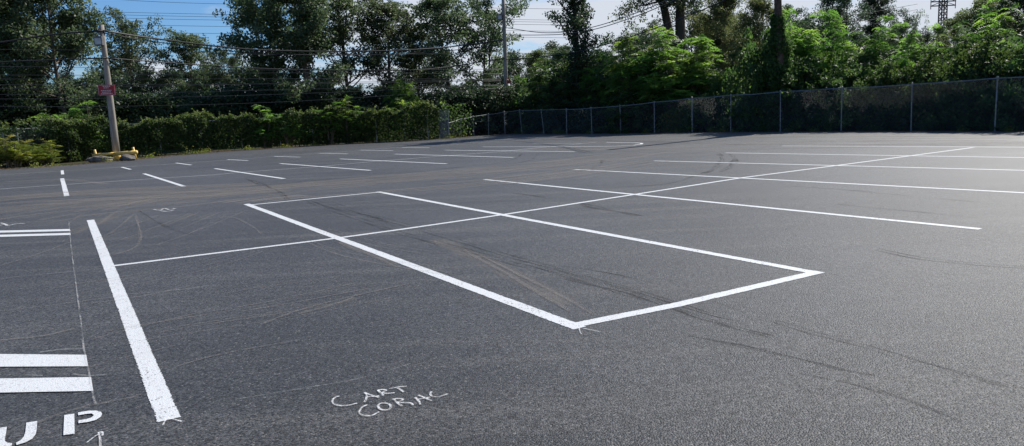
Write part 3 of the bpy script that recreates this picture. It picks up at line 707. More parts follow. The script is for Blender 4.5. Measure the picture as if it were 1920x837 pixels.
# ------------------------------------------------------------------ tree and shrub prototypes
OAK = [tree_proto(21, LF_OAK, .21, Ht=13.0, spread=3.7, nl=28, per=62, sub=4, clump=.62, base=.20),
       tree_proto(22, LF_OAK, .21, Ht=12.5, spread=4.1, nl=25, per=64, sub=4, clump=.70, base=.25, forks=2),
       tree_proto(23, LF_OAK, .20, Ht=13.5, spread=3.4, nl=26, per=52, sub=4, clump=.60, base=.30, fill=.85),
       tree_proto(24, LF_OAK, .20, Ht=12.0, spread=4.2, nl=22, per=50, sub=4, clump=.62, base=.33, forks=2, fill=.8)]
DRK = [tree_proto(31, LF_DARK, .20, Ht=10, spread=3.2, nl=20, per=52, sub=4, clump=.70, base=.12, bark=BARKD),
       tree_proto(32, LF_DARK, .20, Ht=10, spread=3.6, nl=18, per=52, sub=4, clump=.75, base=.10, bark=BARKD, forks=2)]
OLV = [tree_proto(41, LF_OLIVE, .14, Ht=12, spread=3.6, nl=30, per=85, sub=4, clump=.62, base=.08, r0=.18),
       tree_proto(42, LF_OLIVE, .14, Ht=11, spread=3.2, nl=26, per=70, sub=4, clump=.62, base=.12, r0=.18, forks=2)]
THIN = [tree_proto(51, LF_DARK, .18, Ht=16, spread=2.3, nl=18, per=44, sub=3, clump=.65, base=.42, r0=.17, bark=BARKD),
        tree_proto(52, LF_DARK, .18, Ht=16, spread=2.0, nl=16, per=40, sub=3, clump=.7, base=.5, r0=.16, bark=BARKD)]
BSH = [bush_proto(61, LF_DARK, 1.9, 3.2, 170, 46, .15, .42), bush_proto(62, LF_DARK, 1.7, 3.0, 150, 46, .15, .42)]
BSV = [bush_proto(63, LF_VINE, 1.5, 2.6, 170, 48, .12, .30), bush_proto(64, LF_VINE, 1.8, 2.4, 170, 52, .12, .32)]
SUM = [sumac_proto(71, LF_SUM, 2.1, 4.6, 185, 10, .62), sumac_proto(72, LF_SUM, 1.8, 4.8, 110, 10, .66), sumac_proto(73, LF_SUM, 2.3, 4.4, 200, 10, .58)]
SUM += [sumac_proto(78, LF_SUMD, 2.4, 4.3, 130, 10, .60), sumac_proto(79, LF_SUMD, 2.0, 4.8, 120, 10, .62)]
SMS = [sumac_proto(74, LF_SUM, .9, 2.6, 42, 9, .36), sumac_proto(75, LF_SUM, .8, 2.8, 36, 9, .40)]
WEE = [sumac_proto(76, LF_WEED, .8, 1.5, 60, 10, .34, 7, .16, .3), sumac_proto(77, LF_WEED, .7, 1.4, 50, 10, .3, 7, .16, .3)]
TC = ('trunk', 'crown'); SF = ('stems', 'foliage')

# left-hand woodland: each tree of the front row
GF = 'tall trees behind the vine covered fence'
row = [(-40, 52, -70, 0, 1.1, 'tall leafy tree cut by the left edge of the picture'), (28, 54, -55, 1, .85, 'tall dark tree left of the pole, second from the left edge'),
       (118, 52, -62, 0, 1.0, 'tall full-crowned tree directly left of the utility pole, cut by the top edge'),
       (252, 56, 30, 3, .95, 'shorter open-crowned tree just right of the utility pole with its top against blue sky'),
       (345, 58, 54, 2, 1.1, 'rounded small tree with its top in blue sky, second right of the pole'), (415, 60, 86, 3, .8, 'lowest tree of the row, beside the gap of blue sky'),
       (512, 55, -60, 1, .9, 'tall tree right of the blue sky gap, its left limbs reaching over it'), (578, 53, -55, 0, 1.05, 'tall dense tree left of centre behind the bright green shrubs'),
       (655, 57, -35, 3, 1.0, 'tall open tree behind the bright shrub on the vines'), (722, 58, -8, 2, 1.15, 'tree with a pale leafy top and forked bare limbs, left of the centre pole'),
       (785, 60, 38, 3, .95, 'lower dark tree between two taller ones left of the centre pole'), (848, 60, -25, 2, 1.2, 'slender tree with bare lower limbs, second left of the centre pole'),
       (902, 62, -14, 3, 1.0, 'open-crowned tree just left of the centre pole')]
for px, Y, yt, k, wd, lb in row: plant(OAK[k], 'deciduous_tree', px, 120, yt, Y+(3 if 230 < px < 800 else 0), lb, 'tree', GF, wide=wd)
GB = 'dark trees filling the back of the wood'
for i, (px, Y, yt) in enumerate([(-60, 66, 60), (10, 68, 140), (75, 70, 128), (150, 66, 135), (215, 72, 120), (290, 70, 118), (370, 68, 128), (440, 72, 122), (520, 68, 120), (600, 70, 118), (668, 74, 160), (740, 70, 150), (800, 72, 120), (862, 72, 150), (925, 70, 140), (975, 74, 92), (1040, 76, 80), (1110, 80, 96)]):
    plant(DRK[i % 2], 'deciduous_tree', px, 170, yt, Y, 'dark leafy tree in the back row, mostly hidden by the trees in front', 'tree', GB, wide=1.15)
GU = 'dark undergrowth shrubs behind the vine covered fence'
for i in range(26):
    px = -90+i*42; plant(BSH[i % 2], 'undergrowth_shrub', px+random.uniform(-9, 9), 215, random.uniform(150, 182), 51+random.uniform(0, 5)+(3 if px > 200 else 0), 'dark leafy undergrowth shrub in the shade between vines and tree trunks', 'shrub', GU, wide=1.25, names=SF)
# bright shrubs on the fence line
plant(SMS[0], 'sapling', 118, 210, 176, 41.5, 'yellow-green sapling rising above the vines left of the pole', 'shrub', 'bright saplings above the vines', wide=1.2, names=SF)
plant(SMS[1], 'sapling', 152, 215, 190, 42, 'smaller yellow-green sapling between the tall one and the pole', 'shrub', 'bright saplings above the vines', wide=1.1, names=SF)
plant(SMS[1], 'sapling', 497, 215, 196, 47, 'light green sapling topping the vines, left one of the pair left of centre', 'shrub', 'bright saplings above the vines', wide=1.2, names=SF)
plant(SMS[0], 'sapling', 537, 215, 193, 47.5, 'light green sapling topping the vines, right one of the pair left of centre', 'shrub', 'bright saplings above the vines', wide=1.1, names=SF)
plant(SMS[0], 'sapling', 612, 215, 184, 48, 'bright green sapling behind the middle of the vines', 'shrub', 'bright saplings above the vines', wide=1.3, names=SF)
plant(SMS[1], 'sapling', 652, 215, 179, 48, 'tallest bright green sapling behind the middle of the vines', 'shrub', 'bright saplings above the vines', wide=1.3, names=SF)
plant(SMS[0], 'sapling', 692, 215, 190, 48.5, 'rightmost of the three bright saplings behind the middle of the vines', 'shrub', 'bright saplings above the vines', wide=1.2, names=SF)
plant(SMS[1], 'sapling', 752, 195, 182, 50, 'lone small green sapling above the right part of the vines', 'shrub', 'bright saplings above the vines', wide=1.3, names=SF)
plant(SUM[0], 'sapling', 752, 170, 136, 54, 'light green young tree hanging between dark trees left of the centre pole', 'shrub', wide=.6, names=SF)
GW = 'yellow-green weeds behind the left fence'
for px, Y, yt, k, lb in [(-30, 36, 262, 0, 'yellowish weed clump at the very left edge behind the mesh'), (22, 36.6, 256, 1, 'tall yellow-green weed clump behind the mesh near the left edge'),
                         (55, 37.6, 264, 0, 'feathery weed clump in the middle of the left weeds'), (86, 38.4, 262, 1, 'pale yellow weed clump next to where the vines begin')]:
    plant(WEE[k], 'weed_clump', px, 285, yt, Y, lb, 'weeds', GW, names=SF, wide=1.3)
for px, Y, yt in [(-60, 38, 232), (5, 39, 234), (60, 40, 236), (110, 41, 230)]:
    plant(BSH[1], 'undergrowth_shrub', px, 250, yt, Y, 'dark leafy undergrowth shrub behind the yellow-green weeds', 'shrub', 'dark shrubs behind the weeds', names=SF)

# centre: shrubs behind the fence corner
GC = 'leafy shrubs behind the fence corner'
for i, (px, Y, yt, k, pr, lb) in enumerate([(905, 54.5, 196, 0, BSH, 'dark low shrub behind the fence corner left of the centre pole'), (968, 54.2, 182, 1, BSH, 'dark shrub hiding the foot of the centre pole'),
        (1005, 54.5, 150, 0, BSV, 'dark green shrub right of the centre pole'), (1045, 53.5, 112, 1, BSV, 'tall round green shrub behind the far fence, left part of the dark mass'),
        (1100, 52, 98, 0, BSV, 'tall vine-draped shrub left of the bright feathery one'), (1140, 49, 128, 1, BSH, 'dark shrub just left of the bright feathery thicket'), (1075, 51.5, 168, 0, BSH, 'low dark shrub right behind the far fence')]):
    plant(pr[k], 'leafy_shrub', px, 190, yt, Y, lb, 'shrub', GC, wide=.95, names=SF)
GS = 'bright feathery thickets behind the right fence'
for px, Y, yt, k, wd, lb in [(1128, 48.5, 88, 1, .75, 'small feathery green thicket with a yellowish top left of the large round one'),
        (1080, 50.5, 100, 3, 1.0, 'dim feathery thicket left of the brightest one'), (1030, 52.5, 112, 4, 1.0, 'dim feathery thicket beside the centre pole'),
        (1200, 46, 66, 0, .95, 'left half of the large round bright feathery thicket'), (1255, 45, 52, 2, 1.15, 'tallest part of the large round bright feathery thicket'), (1312, 44, 88, 1, 1.0, 'right flank of the large round bright feathery thicket'),
        (1478, 39.3, 34, 1, .8, 'feathery green thicket at the foot of the dark wooden pole'), (1535, 39, 30, 0, .8, 'feathery yellow-green thicket right of the dark wooden pole'),
        (1610, 37, 66, 4, .85, 'feathery green thicket under the dark slim trees'), (1668, 36.5, 40, 1, .85, 'brightest feathery thicket below the patch of sky'), (1725, 35, 60, 0, .75, 'yellow-green feathery thicket left of the pylon'),
        (1790, 34.5, 50, 3, .7, 'feathery thicket with a hanging yellow branch below the pylon'), (1850, 33.5, 8, 1, .8, 'tall pale feathery thicket near the right edge'), (1925, 32, -5, 4, .85, 'tall pale feathery thicket cut by the right edge'), (1400, 43, 100, 3, .8, 'small feathery thicket in the dip between two larger thickets')]:
    plant(SUM[k], 'feathery_thicket', px, 130, yt, Y, lb, 'shrub', GS, wide=wd, names=SF)
GV = 'vine covered shrubs right behind the fence'
for px, Y, yt, k, wd, lb in [(1190, 44, 168, 1, 1, 'low vine-covered shrub behind the fence below the bright thicket'), (1235, 45, 158, 0, .8, 'vine-covered shrub under the middle of the bright thicket'), (1330, 40.8, 172, 1, 1, 'low vine-covered shrub with pale leaves behind the fence'),
        (1365, 41, 138, 0, .9, 'pale-leaved vine mound right of the bright thicket'), (1425, 38.6, 48, 0, .6, 'dark vine-covered column of leaves beside the dark wooden pole'), (1480, 37.5, 112, 1, .9, 'vine-covered shrub with silvery leaves right of the pole'),
        (1540, 36.5, 98, 0, .8, 'dark cone of vines right of the pole'), (1600, 34.8, 124, 1, .9, 'vine mound with silvery leaves behind the fence middle'), (1660, 33.8, 112, 0, .85, 'dark vine-covered shrub below the brightest thicket'),
        (1715, 32.6, 128, 1, .9, 'vine mound hanging over the fence rail'), (1770, 32, 84, 0, .8, 'tall dark vine-covered shrub below the pylon'), (1830, 30.6, 100, 1, .9, 'vine-covered shrub with trailing pale stems'),
        (1885, 30, 52, 0, .85, 'tall dark vine-covered shrub near the right edge'), (1950, 28.6, 62, 1, .9, 'dark vine-covered shrub cut by the right edge')]:
    plant(BSV[k], 'vine_covered_shrub', px, 170, yt, Y, lb, 'shrub', GV, wide=wd, names=SF)
GD = 'low dark shrubs against the fence mesh'
for i, px in enumerate(range(1010, 2150, 46)):
    if 1230 < px < 1330: continue
    fy = np.interp(px, [p[0] for p in FENCE_PX], [g[1] for g in FENCE]); 
    plant(BSH[i % 2], 'undergrowth_shrub', px+random.uniform(-8, 8), 200, random.uniform(172, 186)-(px-1000)*.02, fy+(3.2 if px < 1230 else 1.9)+random.uniform(0, .8), 'low dark shrub pressed against the back of the chain link mesh', 'shrub', GD, wide=1.05, names=SF)

# right: taller trees behind
def ivy_tree(px, Y, ytop, label):
    b = D(px, 60, Y); h = D(px, ytop, Y).z; r = np.random.default_rng(88)
    o = empty('ivy_clad_tree', (b.x, b.y, 0), label, 'tree'); mb, P, T, _ = grow(89, h, 2.6, base=.45, r0=.28, nl=14, per=46, clump=.5, sub=3, fill=.9)
    me = mesh_py('trunk', mb.v, mb.f); me.materials.append(BARKD); link('trunk', me, None, o)
    V, T = leaves(P, .16, T, None, .5, .6, r); link('crown', mesh_quads('crown', V, T), LF_OAK, o)
    n = 13000; z = r.uniform(0, h*.98, n); a = r.uniform(0, 6.28, n); rad = (.72+.22*np.sin(z*2+a*2)+.16*np.sin(z*4.3))*r.uniform(.5, 1.1, n)
    Pp = np.c_[np.cos(a)*rad, np.sin(a)*rad, z]; V, T = leaves(Pp, .13, np.clip(r.normal(.3, .18, n), 0, 1), np.c_[np.cos(a), np.sin(a), np.zeros(n)], .3, .8, r)
    link('ivy', mesh_quads('ivy', V, T), LF_DARK, o)
ivy_tree(1084, 49.5, -130, 'dark ivy-clad tree standing against white sky right of the centre pole')
# big double trunk whose crown is above the picture
def forked_tree(px, Y, label):
    b = D(px, 60, Y); o = empty('forked_tree', (b.x, b.y, 0), label, 'tree'); r = np.random.default_rng(55); mb = MB()
    h = 13.5
    t1 = [(-.1, 0, -.2), (-.15, 0, 3), (-.3, 0, 5.5), (-.75, .1, 8), (-1.3, .1, 10.5), (-1.9, 0, h)]; t2 = [(.25, 0, -.2), (.28, 0, 3), (.3, .1, 5.5), (.3, 0, 8), (.5, .1, 10.5), (.7, 0, h)]
    mb.tube(t1, [.42, .38, .33, .28, .2, .06], 10); mb.tube(t2, [.46, .42, .38, .33, .24, .08], 10); tips = []
    for t in (t1, t2):
        for k in range(13):
            u = r.uniform(.62, 1); i = min(int(u*5), 4); f = u*5-i; p = np.array(t[i])*(1-f)+np.array(t[i+1])*f; a = r.uniform(0, 6.28)
            lb = limb(r, p, (math.cos(a), math.sin(a), r.uniform(-.1, .7)), r.uniform(2.5, 4.6), 6, .2, -.02); mb.tube(lb, [.09, .07, .055, .04, .03, .02, .008], 5, False)
            for j in range(4):
                a2 = r.uniform(0, 6.28); sb = limb(r, lb[2+j], (math.cos(a2), math.sin(a2), r.uniform(-.5, .5)), r.uniform(.8, 1.8), 3, .3, -.05); mb.tube(sb, [.03, .02, .012, .005], 4, False); tips += sb[1:]
            tips += lb[3:]
    P = np.concatenate([q+norm(r.normal(size=(42, 3)))*(r.uniform(.1, 1, 42)**.5)[:, None]*.55 for q in tips]); T = np.clip(r.normal(.4, .2, len(P)), 0, 1)
    me = mesh_py('trunk', mb.v, mb.f); me.polygons.foreach_set('use_smooth', [True]*len(me.polygons)); me.materials.append(BARKD); link('trunk', me, None, o)
    V, T = leaves(P, .17, T, None, .5, .6, r); link('crown', mesh_quads('crown', V, T), LF_OAK, o)
forked_tree(1268, 55, 'big tree with a thick forked dark trunk above the bright round thicket')
GR = 'trees behind the right-hand thickets'
for px, Y, yt, pr, k, wd, lb in [(1165, 62, 62, DRK, 0, 1.0, 'dark rounded tree left of the forked trunk'), (1215, 64, 46, OAK, 3, 1.0, 'dark tree crossed by the power cables left of the forked trunk'),
        (1378, 60, 6, OLV, 0, .9, 'olive tree between the two tallest olive-green trees'), (1330, 62, 22, OLV, 1, .9, 'olive tree filling in beside the forked trunk'), (1380, 63, 60, DRK, 0, 1.1, 'dark low tree in the gap behind the olive trees'), (1445, 60, 50, DRK, 1, 1.1, 'dark low tree behind the dark wooden pole'),
        (1345, 59, -20, OLV, 0, 1.0, 'tall olive-green dense tree right of the forked trunk'), (1408, 44.5, -25, OLV, 1, .85, 'tall olive and rusty dense tree left of the dark wooden pole'), (1310, 66, 10, DRK, 1, .9, 'dark tree behind the forked trunk'),
        (1005, 66, 84, OLV, 1, .9, 'small olive tree with a yellowing top beside the centre pole'), (1050, 68, 92, OAK, 0, .8, 'low tree below the ivy-clad one'),
        (1500, 62, -10, THIN, 0, 1.1, 'slim dark tree just right of the dark wooden pole'), (1545, 66, -40, THIN, 1, 1.1, 'slim tall dark tree, second right of the dark wooden pole'), (1588, 64, -35, THIN, 0, 1.1, 'slim tall dark tree in the middle of the slim group'),
        (1625, 68, -50, THIN, 1, 1.1, 'slim tall dark tree with a bare lower trunk against the sky'), (1665, 66, -30, THIN, 0, 1.0, 'rightmost slim dark tree next to the sky patch'), (1518, 72, 52, DRK, 0, 1.0, 'dark low tree at the base of the slim trees on the left'),
        (1600, 74, 72, DRK, 1, 1.0, 'dark low tree at the base of the slim trees on the right'), (1705, 70, 24, OAK, 3, .55, 'small tree top poking into the sky patch'), (1740, 72, 56, DRK, 0, .9, 'dark low tree in front of the pylon foot'), (1690, 74, 62, DRK, 1, .8, 'low dark tree under the sky patch'),
        (1800, 50, 30, OLV, 0, .8, 'low pale green tree just right of the pylon'), (1860, 47, -20, OLV, 1, 1.0, 'tall dense tree second from the right edge'), (1570, 70, 34, DRK, 0, 1.1, 'dark broad tree behind the slim trees'), (1640, 72, 50, DRK, 1, 1.0, 'dark broad tree behind the rightmost slim trees'), (1490, 68, 30, DRK, 1, .9, 'dark broad tree right beside the dark wooden pole'),
        (1825, 48, 4, OLV, 1, .9, 'leafy tree with a dark trunk right of the pylon'), (1880, 46, -40, OLV, 0, 1.0, 'tall pale green tree near the right edge'), (1940, 44, -60, OAK, 0, 1.0, 'tall tree cut by the right edge')]:
    plant(pr[k], 'deciduous_tree', px, 90, yt, Y, lb, 'tree', GR, wide=wd)
# sunlit grass tuft seen through the mesh
rg = np.random.default_rng(4); n = 4200; gc = G(1275, 246.5); gP = np.c_[gc[0]+.1+rg.normal(0, .6, n), gc[1]+.0+rg.normal(0, .22, n), 1.05*rg.uniform(0, 1, n)**1.5]
V, T = leaves(gP, .14, rg.uniform(.3, 1, n), None, .2, .35, rg)
tag(link('grass_tuft', mesh_quads('grass_tuft', V, T), LF_WEED), 'sunlit patch of weeds and grass behind the mesh at the fence bend', 'grass', kind='stuff')

# ------------------------------------------------------------------ poles
def utility_pole(bpx, tpx, Y, rb, rt_, mat, label, top_z=None):
    b = D(*bpx, Y); t = D(*tpx, Y); b = Vector((b.x, b.y, 0)) if bpx[1] > 230 else b
    d = (t-b); k0 = -b.z/d.z if abs(b.z) > .01 else 0; b0 = b+d*k0
    o = empty('utility_pole', (b0.x, b0.y, 0), label, 'utility pole')
    pts = [Vector((0, 0, 0))+(t-b0)*k for k in (0, .25, .5, .75, 1)]; pts[0] = pts[0]-(t-b0)*.01
    MB().tube(pts, [rb+(rt_-rb)*k for k in (0, .25, .5, .75, 1)], 14).build('shaft', mat, o, True)
    return o, b0, t
PL, bL, tL = utility_pole((220, 301), (190, 47), 38.9, .19, .115, POLEW, 'weathered grey leaning utility pole with a maroon sign, standing behind the boulders')
Lp = lambda z: bL+(tL-bL)*(z/tL.z)-bL
h_l = zat((bL.x, bL.y), 76)
q = Lp(zat((bL.x, bL.y), 78)); 
MB().box(q+Vector((-.06, -.25, 0)), (.20, 0, 0), (0, .14, 0), (0, 0, .22)).build('lamp_housing', LAMPG, PL)
MB().box(q+Vector((-.06, -.40, -.03)), (.16, 0, 0), (0, .012, 0), (0, 0, .15)).build('lamp_lens', LENSG, PL)
MB().tube([q+Vector((-.06, -.2, .3)), q+Vector((-.06, -.2, .62)), q+Vector((0, 0, .7))], .035, 6).build('bracket', LAMPG, PL)
MB().box(Lp(zat((bL.x, bL.y), 60))+Vector((-.02, -.12, 0)), (.14, 0, 0), (0, .05, 0), (0, 0, .05)).build('insulator_bracket', LAMPG, PL)
qs = Lp(zat((bL.x, bL.y), 169.5))
sx = Vector((.93, 0, -.03)); sg = MB().box(qs+Vector((-.02, -.20, 0)), (.43, 0, -.012), (0, .012, 0), (.006, 0, .265)).build('sign', RED, PL)
tx = MB()
rr2 = random.Random(5)
for rz_, w0, w1_ in [(.19, -.16, .18), (.11, -.13, .12), (-.02, -.27, .26), (-.10, -.24, .22), (-.18, -.30, .30)]:
    x = w0
    while x < w1_:
        wl = rr2.uniform(.04, .09); tx.box(qs+Vector((-.02+x+wl/2, -.2155, rz_)), (wl/2, 0, 0), (0, .0015, 0), (0, 0, .021)); x += wl+.022
for s_ in (-1, 1):
    tx.box(qs+Vector((-.02, -.2155, .245*s_)), (.41, 0, -.010), (0, .0015, 0), (0, 0, .007)); tx.box(qs+Vector((-.02+.41*s_, -.2155, 0)), (.007, 0, 0), (0, .0015, 0), (0, 0, .24))
tx.build('sign_lettering', WHT, sg)
yb = MB().tube([Lp(.02), Lp(.33)], .196, 14); yb.build('yellow_band', YEL, PL, True)
PR, bR, tR = utility_pole((949.5, 178), (942.5, -30), 56, .17, .12, POLEW, 'slim grey utility pole in the centre of the picture with a small lamp box')
Rp = lambda z: bR+(tR-bR)*(z/tR.z)-bR
q = Rp(zat((bR.x, bR.y), 33))
MB().box(q+Vector((-.30, -.18, 0)), (.19, 0, 0), (0, .14, 0), (0, 0, .21)).build('lamp_housing', LAMPG, PR)
MB().box(q+Vector((-.30, -.333, -.02)), (.14, 0, 0), (0, .012, 0), (0, 0, .13)).build('lamp_lens', LENSG, PR)
MB().tube([q+Vector((-.3, -.1, .2)), q+Vector((-.3, -.1, .5)), q+Vector((0, 0, .55))], .03, 6).build('bracket', LAMPG, PR)
q = Rp(zat((bR.x, bR.y), 152)); MB().box(q+Vector((.22, -.19, 0)), (.13, 0, .0), (0, .012, 0), (0, 0, .22)).build('sign', RED, PR)
PD, bD, tD = utility_pole((1467, 250), (1450, -235), 36.8, .20, .15, POLED, 'dark brown wooden pole rising from the thickets behind the right fence')

r = np.random.default_rng(66); n = 9000; hz = zat((bD.x, bD.y), 26); z = r.uniform(0, hz, n); a = r.uniform(0, 6.28, n)
rad = (.62+.16*np.sin(z*2.2+a*2)+.12*np.sin(z*5))*(1-.55*(z/hz)**3)*r.uniform(.45, 1.1, n); dd = (tD-bD)/tD.z
Pp = np.c_[np.cos(a)*rad+bD.x+dd.x*z, np.sin(a)*rad*.8+bD.y+dd.y*z+.12, z]; V, T = leaves(Pp, .13, np.clip(r.normal(.45, .2, n), 0, 1), np.c_[np.cos(a), np.sin(a), np.zeros(n)], .3, .8, r)
tag(link('climbing_vine', mesh_quads('climbing_vine', V, T), LF_VINE), 'thick vine wrapped round the lower part of the dark brown wooden pole', 'vines')
LIT = mat_leaf('dry_leaf_litter', (.09, .055, .03), (.16, .11, .06), (.24, .19, .11), .1, .8, .2)
def along(line_, n, r, inward):
    P = np.array(line_); sg = np.linalg.norm(np.diff(P, axis=0), axis=1); cm = np.r_[0, np.cumsum(sg)]; q = r.uniform(0, cm[-1], n); i = np.clip(np.searchsorted(cm, q)-1, 0, len(sg)-1)
    f = ((q-cm[i])/sg[i])[:, None]; u = (P[i+1]-P[i])/sg[i][:, None]; return P[i]*(1-f)+P[i+1]*f+np.stack([u[:, 1], -u[:, 0]], 1)*inward[:, None]
r = np.random.default_rng(67); n = 9000; e1 = np.r_[along(HEDGE, n//2, r, r.exponential(.35, n//2)-.25), along(FENCE, n//2, r, r.exponential(.30, n//2)-.3)]
V, T = leaves(np.c_[e1, r.uniform(.012, .03, n)], .055, r.uniform(0, 1, n), None, 6, .6, r)
tag(link('leaf_litter', mesh_quads('leaf_litter', V, T), LIT), kind='stuff')
n = 60; c_ = np.r_[along(HEDGE, n//2, r, r.uniform(-.35, .12, n//2)), along(FENCE, n//2, r, r.uniform(-.3, .08, n//2))]; k = 60
P = np.repeat(np.c_[c_, np.zeros(n)], k, 0)+np.abs(r.normal(size=(n*k, 3)))*np.array([0, 0, .12])+r.normal(size=(n*k, 3))*np.array([.13, .13, 0]); V, T = leaves(P, .10, r.uniform(0, 1, n*k), None, .2, .3, r)
tag(link('edge_weeds', mesh_quads('edge_weeds', V, T), LF_WEED), kind='stuff')

# yellow barrier and boulders at the pole foot
Yb = bL.y-.35
def P3_(px, py, Y=None): return D(px, py, Y or Yb)
bo = Vector((P3_(215, 300).x, Yb, 0))
br = empty('pipe_barrier', bo, 'low yellow pipe barrier wrapped round the foot of the leaning pole', 'barrier')
def bt(a, b, rad, nm='rail', Y=None):
    A_ = P3_(*a, Y)-bo; B_ = P3_(*b, Y)-bo; MB().tube([A_, (A_+B_)/2+Vector((0, 0, .01)), B_], rad, 8).build(nm, YEL, br, True)
bt((174, 291.5), (219, 288), .075); bt((214, 289.5), (257, 285.5), .095, 'rail', Yb-.12)
for (px, yt) in ((177, 281), (249, 276.5)):
    t = P3_(px, yt)-bo; MB().tube([(t.x+.10, 0, -.05), t], .065, 8).build('post', YEL, br, True)
def boulder(px, py, sx_, sy_, sz_, seed, label, rz=0):
    g = D(px, py, G(px, py)[1]); r = np.random.default_rng(seed); import bmesh
    bm = bmesh.new(); bmesh.ops.create_icosphere(bm, subdivisions=4, radius=1)
    dirs = norm(r.normal(size=(16, 3))); lim = r.uniform(.62, .95, 16)
    for v in bm.verts:
        p = np.array(v.co)
        for d_, l_ in zip(dirs, lim):
            e = p@d_-l_
            if e > 0: p = p-d_*e*.85
        p = p*(1+.035*math.sin(p[0]*9+seed)*math.sin(p[1]*8)*1.0+.03*math.sin(p[2]*14+p[0]*6))
        v.co = Vector((p[0]*sx_, p[1]*sy_, max(p[2]*sz_, -sz_*.55)+sz_*.5))
    me = bpy.data.meshes.new('boulder'); bm.to_mesh(me); bm.free(); o = link('boulder', me, ROCK); o.location = (g.x, g.y, 0); o.rotation_euler = (0, 0, rz)
    return tag(o, label, 'boulder', 'boulders at the foot of the pole')
boulder(187, 304.5, .78, .42, .25, 3, 'long flat grey boulder on the left of the leaning pole', .1)
boulder(239, 301.5, .50, .36, .22, 8, 'smaller boulder with a pale end on the right of the leaning pole', -.2)
# pale stones / litter along the fence foot
for px, py, lb in [(1018, 250.3, 'tiny pale stone at the foot of the far fence by a leaning post')]:
    g = G(px, py); o = boulder(px, py, .12, .09, .06, 5, lb); o.location = (g[0], g[1], 0); o.name = 'stone'; o['category'] = 'stone'; del o['group']

# ------------------------------------------------------------------ wires
GWI = 'cables and wires strung between the poles'
def wire(pts, rad, label, mat=WIRE, name='overhead_cable', group=GWI):
    """a sagging curve through three or more picture-plus-distance points"""
    P = [D(*p) for p in pts]; Q = []
    if len(P) == 2: P = [P[0], (P[0]+P[1])/2-Vector((0, 0, .35)), P[1]]
    for i in range(len(P)-1):
        a = P[max(i-1, 0)] if i else P[0]*2-P[1]; b = P[i]; c = P[i+1]; d = P[i+2] if i+2 < len(P) else P[-1]*2-P[-2]
        for k in range(8):
            t = k/8; Q.append(.5*((2*b)+(-a+c)*t+(2*a-5*b+4*c-d)*t*t+(-a+3*b-3*c+d)*t**3))
    Q.append(P[-1]); o = MB().tube(Q, rad, 5).build(name, mat, None, True); return tag(o, label, 'cable', group)
YL = bL.y; YRr = 56
wire([(-200, 108, 35), (0, 80, 36.9), (100, 65, 38), (193, 58, YL-.15)], .045, 'thick cable coming in from the left edge to the top of the leaning pole')
wire([(193, 58, YL-.15), (300, 74, 42), (470, 93, 45), (640, 97, 48), (800, 92, 51), (943, 76, YRr-.15)], .045, 'thick cable sagging from the leaning pole to the centre pole')
wire([(193, 62, YL-.12), (300, 80, 42), (470, 99, 45), (640, 104, 48), (800, 99, 51), (943, 84, YRr-.15)], .025, 'second thinner cable just under the thick one between the poles')
wire([(-200, 132, 35), (0, 117, 36.9), (100, 113, 38), (199, 109, YL-.15)], .032, 'lower cable from the left edge to the middle of the leaning pole')
wire([(199, 109, YL-.15), (330, 119, 42), (470, 128, 45), (640, 132, 48), (800, 130, 51), (946, 110, YRr-.15)], .030, 'lower cable between the leaning pole and the centre pole')
thin = [(139, 142, 137, 139), (146, 150, 148, 149), (158, 160, 158, 152), (176, 177, 168, 160), (184, 186, 176, 160), (196, 201, 190, 165), (122, 128, 132, 130), (90, 96, 103, 100), (166, 165, 156, 150)]
for i, (a, b, c, d) in enumerate(thin):
    wire([(-150, a+2, 40), (200, b-1, 43.5), (560, c, 47), (940, d, 52)], .013, ['thin wire, %s of the thin wires crossing the dark trees on the left' % s for s in ('third highest', 'fourth highest', 'fifth highest', 'third lowest', 'second lowest', 'lowest', 'second highest', 'highest', 'middle')][i], WIREM, 'overhead_wire', 'thin wires across the left-hand trees')
GT = 'faint transmission lines high against the sky'
for i, (a, b, c) in enumerate([(-20, 4, 12), (18, 25, 33), (22, 30, 37), (27, 36, 42), (40, 48, 54), (58, 62, 66)]):
    wire([(0, a, 95), (300, b, 96), (700, c, 98), (1100, c+6, 102)], .022, ['uppermost faint transmission line in the blue sky', 'second faint transmission line from the top', 'third faint transmission line from the top', 'fourth faint transmission line from the top', 'fifth faint transmission line from the top', 'lowest faint transmission line in the sky gap'][i], WIREM, 'transmission_line', GT)
YD = 36.7
wire([(948, 52, 55.8), (1010, 61, 50), (1060, 60, 47), (1120, 49, 43), (1200, 22, 37), (1280, -12, 31)], .022, 'upper cable of the pair climbing right from the centre pole')
wire([(948, 66, 55.8), (1010, 66, 50), (1060, 64, 47), (1120, 54, 43), (1200, 28, 37), (1290, -10, 31)], .022, 'lower cable of the pair climbing right from the centre pole')
wire([(949, 112, 55.8), (1010, 108, 50), (1090, 96, 46), (1180, 70, 42), (1280, 34, 39), (1370, -4, 37), (1460, -45, YD)], .028, 'single cable rising to the dark wooden pole across the bright thicket')
wire([(950, 100, 55.8), (1100, 100, 50), (1250, 88, 50)], .015, 'thin wire disappearing into the shrubs right of the centre pole', WIREM, 'overhead_wire')
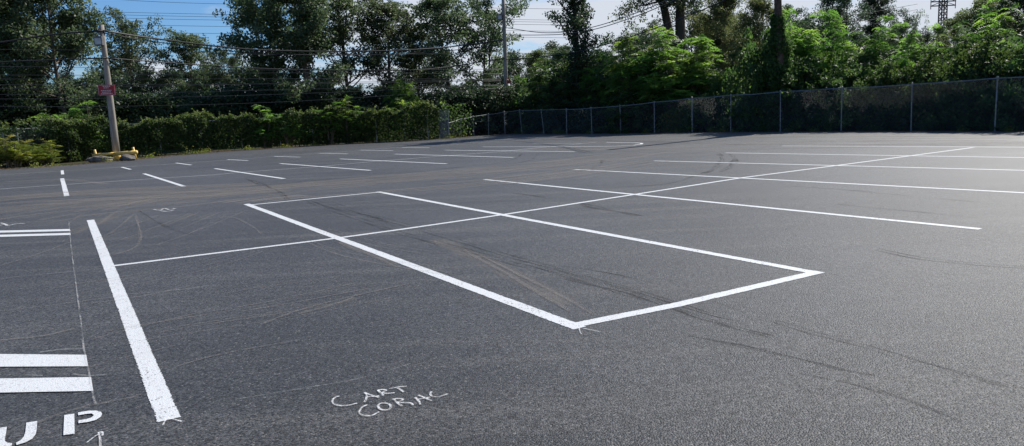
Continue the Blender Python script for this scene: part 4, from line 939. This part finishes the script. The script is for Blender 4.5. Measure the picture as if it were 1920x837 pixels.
for i, (a, b, lb) in enumerate([((1480, 30), (1720, 8), 'upper thin wire among the slim dark trees'), ((1540, 40), (1720, 18), 'lower thin wire among the slim dark trees')]):
    wire([(a[0], a[1], 58), (b[0], b[1], 58)], .015, lb, WIREM, 'overhead_wire', 'thin wires among the slim dark trees')

# ------------------------------------------------------------------ lattice tower
Yt = 118; tb = D(1768, 20, Yt); ht = D(1768, -70, Yt).z
to = empty('lattice_tower', (tb.x, tb.y, 0), 'dark steel lattice transmission tower in the sky patch on the right', 'pylon')
mb = MB(); legs = []
for sx_ in (-1, 1):
    for sy_ in (-1, 1):
        b0 = Vector((sx_*1.5, sy_*1.5, 0)); m0 = Vector((sx_*.42, sy_*.42, 10)); t0 = Vector((sx_*.38, sy_*.38, ht)); legs.append((b0, m0, t0)); mb.tube([b0, m0, t0], .09, 5)
mb.build('leg_frame', STEEL, to)
mb = MB(); nz_ = 26
def lp_(k, z): b0, m0, t0 = legs[k]; return b0.lerp(m0, z/10) if z < 10 else m0.lerp(t0, (z-10)/(ht-10))
for (a, b) in ((0, 1), (1, 3), (3, 2), (2, 0)):
    for i in range(nz_): z0 = ht*i/nz_; z1 = ht*(i+1)/nz_; mb.tube([lp_(a, z0), lp_(b, z1)], .045, 4); mb.tube([lp_(b, z0), lp_(a, z1)], .045, 4)
mb.build('bracing', STEEL, to)
for py, hw in ((11, 1.95), (3, 1.95)):
    z = zat((tb.x, tb.y), py); mb = MB(); mb.tube([(-hw, 0, z), (hw, 0, z)], .09, 5); mb.tube([(-hw, 0, z), (0, 0, z+.7)], .05, 4); mb.tube([(hw, 0, z), (0, 0, z+.7)], .05, 4); mb.build('cross_arm', STEEL, to)
z0 = zat((tb.x, tb.y), 17); z1 = zat((tb.x, tb.y), -5)
for s_ in (-1, 1): MB().tube([(1.9*s_, 0, z0), (1.9*s_, 0, z1)], .06, 5).build('insulator_string', STEEL, to)
print('objects', len(bpy.data.objects), 'quads', sum(len(m.polygons)*m.users for m in bpy.data.meshes), 'unique', sum(len(m.polygons) for m in bpy.data.meshes))
